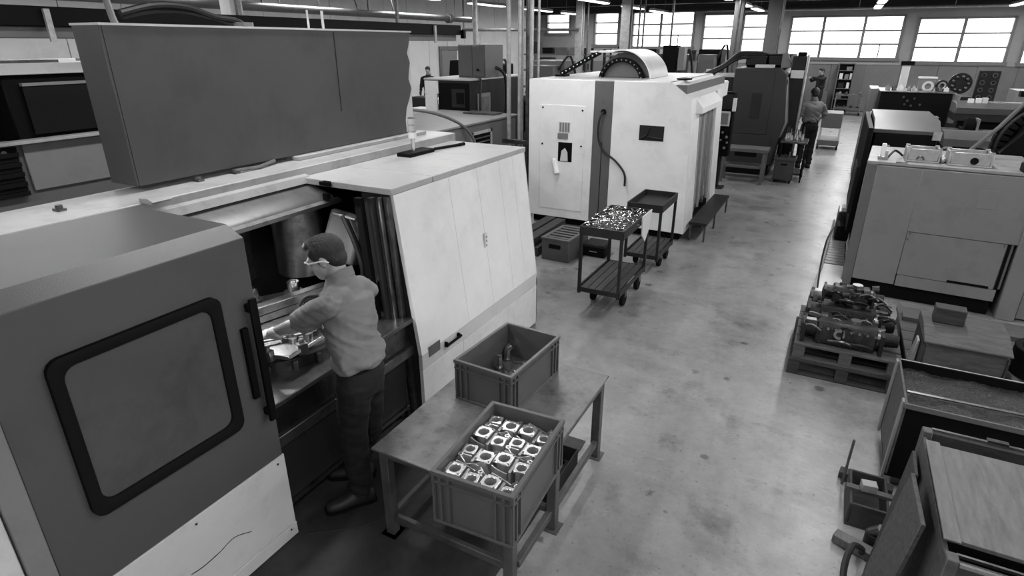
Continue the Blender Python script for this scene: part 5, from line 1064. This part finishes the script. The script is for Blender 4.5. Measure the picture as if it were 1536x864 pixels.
# parts on the black machine
tp = 1.82
pf = thing('turret_housing', 'pale arched housing standing on the black machine', 'machine part', (1.32, 13.45, tp)); B().prism([(1.20, tp), (1.44, tp), (1.44, tp + .20), (1.20, tp + .20)], 'y', 13.4, 13.6).build('block', 'mid_paint', pf, bev=.01); B().box(1.18, 1.46, 13.38, 13.62, tp + .20, tp + .225).build('lid', 'paper', pf); B().cyl((1.34, 13.4, tp + .07), (1.34, 13.37, tp + .07), .09, n=18, hole=.05).build('arch', 'offwhite_paint', pf)
for k, (x, s, m_, lab) in enumerate(((.72, .035, 'steel', 'small steel part at the end of the black machine top'), (.82, .03, 'dark_steel', 'small dark part on the black machine top'), (.92, .035, 'paper', 'small white part on the black machine top'), (1.05, .03, 'steel', 'little steel block before the arched housing'), (1.12, .03, 'rough_aluminium', 'pale little block before the arched housing'), (1.50, .035, 'dark_steel', 'dark little block past the arched housing'), (1.60, .03, 'paper', 'white little block past the arched housing'))):
    B().cbox((x, 13.15, tp + s), (s * 2.2, s * 1.6, s * 2), (0, 0, k * .4)).cyl((x, 13.15, tp + s * 2), (x, 13.15, tp + s * 2.8), s * .5, n=10).build('loose_part', m_, label=lab, cat='machine part', bev=.006)
ml = thing('motor_lump', 'dark motor with a bright ring on the black machine', 'motor', (1.55, 13.55, tp)); B().cyl((1.55, 13.6, tp + .09), (1.55, 13.4, tp + .09), .09, n=18).box(1.48, 1.62, 13.42, 13.6, tp, tp + .04).build('motor', 'grime', ml); B().cyl((1.55, 13.4, tp + .09), (1.55, 13.38, tp + .09), .06, n=18, hole=.035).build('ring', 'bright_steel', ml)
# standing flanges behind
fl = thing('gear_disc', 'dark toothed disc standing upright behind the motor', 'gear', (2.05, 15.2, 0)); B().box(1.82, 2.28, 15.1, 15.5, 0, 1.62).build('stand', 'dark_paint', fl, bev=.01); B().cyl((2.05, 15.3, 1.86), (2.05, 15.2, 1.86), .20, n=26).build('disc', 'grime', fl)
for k in range(9): a = k * 2 * math.pi / 9; B().ball((2.05 + .13 * math.cos(a), 15.19, 1.86 + .13 * math.sin(a)), .03, 8).build('lug', 'dark_steel', fl)
fp = thing('manifold_plate', 'dark rectangular manifold plate with round ports standing upright', 'machine part', (2.5, 15.4, 0)); B().box(2.3, 2.74, 15.35, 15.6, 0, 1.5).build('stand', 'black_paint', fp, bev=.01); B().box(2.34, 2.70, 15.4, 15.5, 1.5, 2.1).build('plate', 'grime', fp, bev=.01)
for i in range(4):
    for j in range(2): B().cyl((2.43 + .18 * j, 15.4, 1.60 + .14 * i), (2.43 + .18 * j, 15.385, 1.60 + .14 * i), .045, n=14, hole=.028).build('port', 'dark_steel', fp)
B().box(2.2, 3.6, 16.2, 17.0, 0, 1.35).build('black_bench', 'black_paint', label='black bench behind the manifold plate', cat='bench', bev=.01)
ld = thing('folding_frame', 'pale A-shaped frame standing near the rear wall', 'frame', (3.6, 20.0, 0))
for s in (-1, 1): B().tube([(3.25 + s * .2, 20.0, 0), (3.25, 20.0, 1.85)], .035, 6).build('rail', 'offwhite_paint', ld)
B().tube([(3.14, 20, .6), (3.36, 20, .6)], .025, 6).tube([(3.18, 20, 1.2), (3.32, 20, 1.2)], .025, 6).build('rung', 'offwhite_paint', ld)
B().box(3.9, 4.9, 19.8, 20.8, 0, 1.5).build('grey_cabinet', 'mid_paint', label='grey cabinet beside the A-shaped frame', cat='cabinet', bev=.01)
fst = thing('stand_pole', 'slim pale floor stand with a dark clamp near the rear windows', 'stand', (3.6, 17.6, 0)); B().tube([(3.62, 17.6, .02), (3.66, 17.6, 2.5)], .03, 8).build('pole', 'pipe_light', fst); B().box(3.4, 3.85, 17.4, 17.8, 0, .02).build('base', 'dark_steel', fst); B().box(3.52, 3.72, 17.5, 17.7, 1.5, 1.62).build('clamp', 'black_paint', fst); B().tube([(3.50, 17.6, 2.4), (3.72, 17.6, 2.4)], .02, 6).build('arm', 'black_paint', fst)
# ---------------------------------------------------------------- floor strip left of the grey machine
cvy = thing('floor_conveyor', 'low grey plate conveyor on the floor along the grey machine', 'conveyor', (.3, 8.3, 0))
B().prism([(.10, 6.6), (.38, 6.6), (.43, 9.9), (.25, 9.9)], 'z', 0, .12).build('frame', 'mid_dark_paint', cvy)
B().prism([(.115, 6.62), (.37, 6.62), (.385, 7.75), (.17, 7.75)], 'z', .121, .135).build('plate', 'offwhite_paint', cvy)
for k in range(9):
    y = 7.78 + k * .115; x = .175 + (y - 7.75) * .045; B().box(x, .395, y, y + .095, .121, .140).build('slat', 'mid_paint', cvy, bev=.004)
B().tube([(.10, 6.65, .14), (.14, 7.3, .16), (.165, 7.8, .15), (.24, 9.9, .14)], .014, 8, sub=3).build('edge_tube', 'pipe_light', cvy)
B().box(.26, .42, 8.9, 9.25, .121, .32).build('motor_box', 'black_paint', cvy, bev=.01); B().box(.26, .42, 9.4, 9.8, .121, .40).build('gear_box', 'dark_steel', cvy, bev=.01); B().box(.30, .40, 9.42, 9.7, .40, .45).build('lid', 'offwhite_paint', cvy)
# ---------------------------------------------------------------- pallet with engine-like castings
def pallet(label, x0, x1, yb, yf, z0, m='wood', group=None):
    r = thing('wooden_pallet', label, 'pallet', ((x0 + x1) / 2, (yb + yf) / 2, z0), group=group)
    n = 5; w_ = (yb - yf) / n
    for k in range(n): B().box(x0, x1, yf + k * w_ + .008, yf + (k + 1) * w_ - .008, z0 + .118, z0 + .14).build('plank', m, r, bev=.003)
    for y in (yf + .002, (yb + yf) / 2 - .04, yb - .082): B().box(x0, x1, y, y + .08, z0 + .0, z0 + .02).build('plank', m, r, bev=.003)
    for x in (x0, (x0 + x1) / 2 - .045, x1 - .09):
        B().box(x, x + .09, yf, yb, z0 + .098, z0 + .118).build('stringer', m, r)
        for y in (yf + .002, (yb + yf) / 2 - .04, yb - .082): B().box(x, x + .09, y, y + .08, z0 + .02, z0 + .098).build('block', m, r)
    return r
pallet('lower worn wooden pallet under the stacked oily gearboxes', .0, .82, 5.95, 5.0, 0, 'wood_dark')
pallet('upper wooden pallet carrying the stacked oily gearboxes', .02, .80, 5.92, 5.02, .14, 'wood')
pz = .28
def gearbox(label, x0, x1, yf, yb, z0, h, seed, m='cast_iron'):
    r = thing('gearbox', label, 'gearbox', ((x0 + x1) / 2, (yf + yb) / 2, z0)); rnd = random.Random(seed)
    xm = (x0 + x1) / 2; w_ = x1 - x0
    B().prism([(yf, z0), (yf - .0, z0 + h * .55), (yf + (yb - yf) * .18, z0 + h), (yb, z0 + h), (yb, z0)], 'x', x0 + w_ * .16, x1 - w_ * .22).build('case', m, r, bev=.015, seg=2)
    for k in range(5):
        x = x0 + w_ * (.2 + .11 * k); B().box(x, x + .012, yf - .02, yb + .01, z0 + .01, z0 + h * .82).build('fin', m, r)
    B().cyl((x0, (yf + yb) / 2, z0 + h * .5), (x0 + w_ * .16, (yf + yb) / 2, z0 + h * .5), h * .42, n=20).build('end_bell', m, r); B().cyl((x0 - .005, (yf + yb) / 2, z0 + h * .5), (x0 + .02, (yf + yb) / 2, z0 + h * .5), h * .2, n=14).build('bearing_cap', 'dark_steel', r)
    B().cyl((x1 - w_ * .22, (yf + yb) / 2, z0 + h * .5), (x1, (yf + yb) / 2, z0 + h * .5), h * .34, h * .26, n=18).build('motor_end', 'grime', r)
    B().cyl((x1 - w_ * .24, (yf + yb) / 2, z0 + h * .5), (x1 - w_ * .19, (yf + yb) / 2, z0 + h * .5), h * .48, n=20).build('flange', 'oily_steel', r)
    B().cyl((xm - w_ * .1, yf + .0, z0 + h * .62), (xm - w_ * .1, yf - .02, z0 + h * .62), h * .22, n=18, hole=h * .12).build('port_ring', 'steel', r)
    B().cyl((xm + w_ * .05, (yf + yb) / 2, z0 + h), (xm + w_ * .05, (yf + yb) / 2, z0 + h + .03), .04, n=14).build('filler_cap', 'steel', r)
    for k in range(8): B().cyl((x0 + w_ * (.2 + .08 * k), yf + (yb - yf) * .1, z0 + h * .74), (x0 + w_ * (.2 + .08 * k), yf + (yb - yf) * .1 - .02, z0 + h * .76), .011, n=6).build('bolt', 'steel', r)
    for k in range(2): B().tube([(x0 + w_ * (.3 + .2 * k), yf - .015, z0 + h * .25), (x0 + w_ * (.45 + .2 * k), yf - .035, z0 + h * .35), (x0 + w_ * (.55 + .2 * k), yf - .015, z0 + h * .2)], .012, 6, sub=3).build('pipe', ('dark_steel', 'grime')[k], r)
    for k in range(16):
        x, y, zz = x0 + w_ * rnd.uniform(.08, .92), rnd.uniform(yf - .02, yb), z0 + h * rnd.uniform(.5, 1.02); q = rnd.random(); m2 = rnd.choice(['grime', 'cast_iron', 'oily_steel', 'dark_steel'])
        if q < .4: B().cyl((x, y, zz), (x + .05, y, zz + .01), rnd.uniform(.02, .04), n=12, hole=.012).build('fitting', m2, r)
        elif q < .7: B().cbox((x, y, zz), (rnd.uniform(.04, .12), .04, .035), (rnd.uniform(-.3, .3), 0, rnd.uniform(-.5, .5))).build('fitting', m2, r, bev=.004)
        else: B().tube([(x - .06, y, zz), (x, y - .03, zz + .03), (x + .07, y - .01, zz - .02)], .010, 6, sub=3).build('fitting', m2, r)
    for s_ in (0, 1): B().box(x0 + w_ * (.01 + .80 * s_), x0 + w_ * (.05 + .80 * s_), yf - .03, yb, z0, z0 + h * .9).build('frame_plate', 'grime', r, bev=.003)
    return r
gearbox('oily dark gearbox at the front of the pallet stack', .05, .76, 5.10, 5.32, pz, .19, 1)
gearbox('oily dark gearbox in the middle row of the pallet', .06, .74, 5.37, 5.58, pz, .23, 2, 'grime')
gearbox('oily gearbox with a motor end at the back of the pallet', .07, .72, 5.63, 5.86, pz, .24, 3)
gearbox('small oily gearbox lying on top of the middle one', .16, .62, 5.42, 5.58, pz + .235 + .03, .13, 4)
B().tube([(.12, 5.75, pz + .25), (.11, 5.85, .75), (.12, 5.9, .95), (.16, 6.1, 1.02)], .008, 6, sub=4).build('lifting_wire', 'cable', label='thin wire sticking up from the rear gearbox', cat='wire')
cbk = thing('bright_bracket', 'bright bent bracket beside the pallet of gearboxes', 'bracket', (.86, 5.2, .28))
# ---------------------------------------------------------------- timber platform with wooden box
pf2 = thing('timber_platform', 'planked timber platform beside the gearbox pallet', 'platform', (1.3, 5.7, 0))
for k in range(7): B().box(.83, 2.0, 4.93 + k * .20, 5.12 + k * .20, .24, .28).build('plank', 'wood_long' if False else 'wood', pf2, bev=.004)
for x in (.85, 1.35, 1.88): B().box(x, x + .1, 4.95, 6.30, .0, .24).build('bearer', 'wood_dark', pf2)
cbk.location = (.86, 5.15, .28)
B().prism([(.835, .28), (.875, .28), (.875, .48), (.86, .48)], 'y', 5.08, 5.18).box(.835, .88, 5.08, 5.2, .28, .30).build('angle', 'rough_aluminium', cbk, bev=.003); B().tube([(.83, 5.06, .31), (.84, 5.02, .31), (.87, 5.03, .31)], .010, 6).build('hook', 'bright_steel', cbk)
wbx = thing('wooden_box', 'closed weathered wooden box with a dark offcut on its lid', 'box', (1.12, 5.2, .28), 0)
B().box(.90, 1.40, 4.97, 5.42, .28, .52).build('body', 'wood', wbx, bev=.006)
B().prism([(4.95, .52), (4.95, .535), (5.18, .60), (5.44, .60), (5.44, .52)], 'x', .88, 1.42).build('lid', 'wood', wbx, bev=.004)
for x in (.885, 1.40): B().box(x, x + .012, 4.96, 5.43, .29, .50).build('batten', 'wood_dark', wbx)
B().box(.90, 1.40, 4.955, 4.969, .29, .33).build('batten', 'wood_dark', wbx)
B().cbox((1.04, 5.26, .665), (.20, .12, .12), (0, 0, -.06)).build('wood_offcut', 'wood_dark', label='dark square offcut lying on the wooden box', cat='block', bev=.004)
for (x, y, lab) in ((1.3, 6.0, 'long loose plank lying on the timber platform'),): B().cbox((x, y, .30), (.9, .14, .04), (0, 0, -.05)).build('loose_plank', 'wood', label=lab, cat='plank', bev=.004)
rr_ = thing('rubber_ring', 'thick black ring standing on a round plate on the platform', 'ring', (1.70, 5.25, .28))
B().lathe((1.70, 5.25, 0), [(.28, .28), (.28, .30), (.26, .31)], 32).build('plate', 'dark_steel', rr_)
B().cyl((1.70, 5.25, .311), (1.70, 5.25, .52), .215, n=36, hole=.17).build('ring', 'black_rubber', rr_, bev=.006)
B().box(1.45, 2.0, 4.5, 4.9, .0, .02).build('floor_board', 'wood', label='thin board on the floor by the black ring', cat='board')
# ---------------------------------------------------------------- bins in the lower right corner
b1 = thing('swarf_bin', 'large dark steel bin full of fine swarf with pale side panel', 'bin', (1.15, 4.05, 0))
BX0, BX1, BY0, BY1, BZ = .665, 1.75, 3.76, 4.36, .62
B().box(BX0, BX0 + .012, BY0, BY1, .10, BZ).build('side_panel', 'wood', b1, label='pale side panel')
B().box(BX0 + .012, BX1, BY0 + .001, BY0 + .013, .10, BZ - .03).build('front_panel', 'black_paint', b1)
B().box(BX0 + .012, BX1, BY1 - .013, BY1, .10, BZ).build('back_panel', 'black_paint', b1); B().box(BX1 - .012, BX1, BY0, BY1, .10, BZ).build('side_panel', 'black_paint', b1)
B().box(BX0, BX1, BY0, BY1, .085, .10).build('bottom', 'black_paint', b1)
B().box(BX0 - .004, BX1, BY0 - .012, BY0 + .0, BZ - .035, BZ).build('front_rail', 'mid_dark_paint', b1, bev=.003); B().box(BX0 + .012, BX1, BY1 - .001, BY1 + .012, BZ - .012, BZ).build('back_rail', 'rail_paint', b1)
for y in (BY0 + .0, BY1 - .05): B().box(BX0 - .016, BX0 - .001, y, y + .05, .06, BZ + .004).build('corner_post', 'mid_paint', b1, bev=.003)
for x in (BX0 + .05, BX1 - .1): 
    for y in (BY0 + .05, BY1 - .1): B().box(x, x + .06, y, y + .05, 0, .085).build('foot', 'dark_steel', b1)
B().tube([(BX0 + .03, BY0 + .22, .585), (BX1 - .05, BY0 + .24, .588)], .010, 6).build('divider_rod', 'steel', b1)
sf = B(); nx, nyy = 40, 22
vs = [(BX0 + .014 + (BX1 - BX0 - .028) * i / nx, BY0 + .03 + (BY1 - BY0 - .045) * j / nyy, .565 + .008 * math.sin(i * .5) * math.cos(j * .6) + random.uniform(-.006, .006)) for j in range(nyy + 1) for i in range(nx + 1)]
sf.add(vs, [(j * (nx + 1) + i, j * (nx + 1) + i + 1, (j + 1) * (nx + 1) + i + 1, (j + 1) * (nx + 1) + i) for j in range(nyy) for i in range(nx)])
sf.build('fine_swarf', 'chips', label='dark granular swarf filling the large steel bin', cat='swarf', kind='stuff')
# plywood topped crate
b3 = thing('plywood_crate', 'open-topped crate with a worn plywood lid in front of the swarf bin', 'crate', (1.0, 2.6, 0))
PX0, PX1, PY0, PY1, PZ = .625, 1.50, 2.12, 3.02, .90
for (y0_, y1_) in ((PY0, PY0 + .03), (PY1 - .03, PY1)): B().box(PX0 + .04, PX1, y0_, y1_, .12, PZ - .004).build('end_panel', 'wood_dark', b3, bev=.003)
B().box(PX0 + .004, PX0 + .022, PY0 + .05, PY1 - .05, .12, PZ - .02).build('side_panel', 'wood', b3, bev=.003)
B().box(PX0, PX1, PY0, PY1, .10, .12).build('bottom', 'wood_dark', b3); B().box(PX1 - .02, PX1, PY0, PY1, .12, PZ).build('side_panel', 'wood', b3)
for (x, y) in ((PX0, PY0), (PX0, PY1 - .05)): B().box(x, x + .04, y, y + .05, .02, PZ + .008).build('corner_post', 'wood', b3, bev=.004)
B().box(PX0 + .04, PX1, PY1 - .012, PY1 + .004, PZ - .01, PZ + .008).build('steel_edge', 'steel', b3); B().box(PX0 + .04, PX1, PY0 - .004, PY0 + .008, PZ - .01, PZ + .004).build('steel_edge', 'steel', b3)
B().box(PX0 + .04, PX1, PY0 + .06, PY0 + .07, PZ - .02, PZ - .008).build('steel_edge', 'steel', b3)
B().box(PX0 + .01, PX1, PY0 + .12, PY1 - .14, PZ - .01, PZ + .008).build('plywood_lid', 'plywood', b3, bev=.002, label='worn plywood lid')
B().box(PX0 + .0, PX0 + .055, PY0 + .10, PY1 - .13, PZ + .008, PZ + .016).build('lid_batten', 'plywood', b3, bev=.002)
B().box(PX0 + .25, PX0 + .33, PY1 - .016, PY1 + .01, PZ + .008, PZ + .02).build('latch', 'dark_steel', b3)
B().box(PX0 + .06, PX1, PY0 - .03, PY0 - .005, .60, .66).build('slat', 'wood', b3, bev=.003)
for y in (2.16, 2.9): B().box(PX0 + .02, PX1 - .02, y, y + .1, 0, .10).build('runner', 'wood_dark', b3)
# leaning boards and scraps on the near side of that crate
B().cbox((.535, 2.50, .435), (.018, .34, .86), (0, .10, .03)).build('leaning_board', 'wood', label='tall plywood board leaning against the plywood crate', cat='board', bev=.003)
B().cbox((.585, 2.86, .40), (.016, .20, .80), (0, .06, -.03)).build('leaning_board', 'wood_dark', label='narrow dark board leaning beside the crate post', cat='board', bev=.003)
sc_ = thing('scrap_box', 'small open wooden box of scraps on the floor by the bins', 'box', (.56, 3.4, 0))
B().openbox(.46, .66, 3.28, 3.62, 0, .16, .015).build('shell', 'wood_dark', sc_, bev=.003); B().box(.44, .68, 3.40, 3.44, .16, .18).build('slat', 'wood', sc_)
B().cbox((.55, 3.42, .205), (.08, .06, .05), (0, 0, .15)).build('tag_block', 'top_paint', label='pale marked block on the scrap box', cat='block', bev=.003)
B().cbox((.57, 3.70, .04), (.30, .07, .05), (0, 0, -.18)).build('timber_offcut', 'wood_dark', label='dark timber offcut on the floor behind the scrap box', cat='offcut', bev=.003)
B().cbox((.52, 3.08, .035), (.24, .07, .05), (0, 0, -.35)).build('timber_offcut', 'plywood', label='pale timber offcut on the floor before the scrap box', cat='offcut', bev=.003)
B().tube([(.445, 3.66, .0), (.45, 3.66, .34)], .008, 6).build('thin_stake', 'wood', label='thin upright stake beside the swarf bin', cat='stake')
B().tube([(.47, 2.55, .03), (.44, 2.75, .12), (.47, 2.92, .16), (.53, 3.0, .10), (.54, 3.05, .03)], .016, 8, sub=5).build('rubber_hose', 'cable', label='curved black rubber hose on the floor by the leaning boards', cat='hose')
lv = thing('dark_fitting', 'dark valve fitting lying between the boards and the scrap box', 'fitting', (.60, 3.12, 0)); B().cyl((.60, 3.16, .0), (.60, 3.16, .10), .05, n=14).build('body', 'grime', lv); B().cyl((.58, 3.16, .10), (.62, 3.14, .15), .03, n=12).build('stem', 'dark_steel', lv)
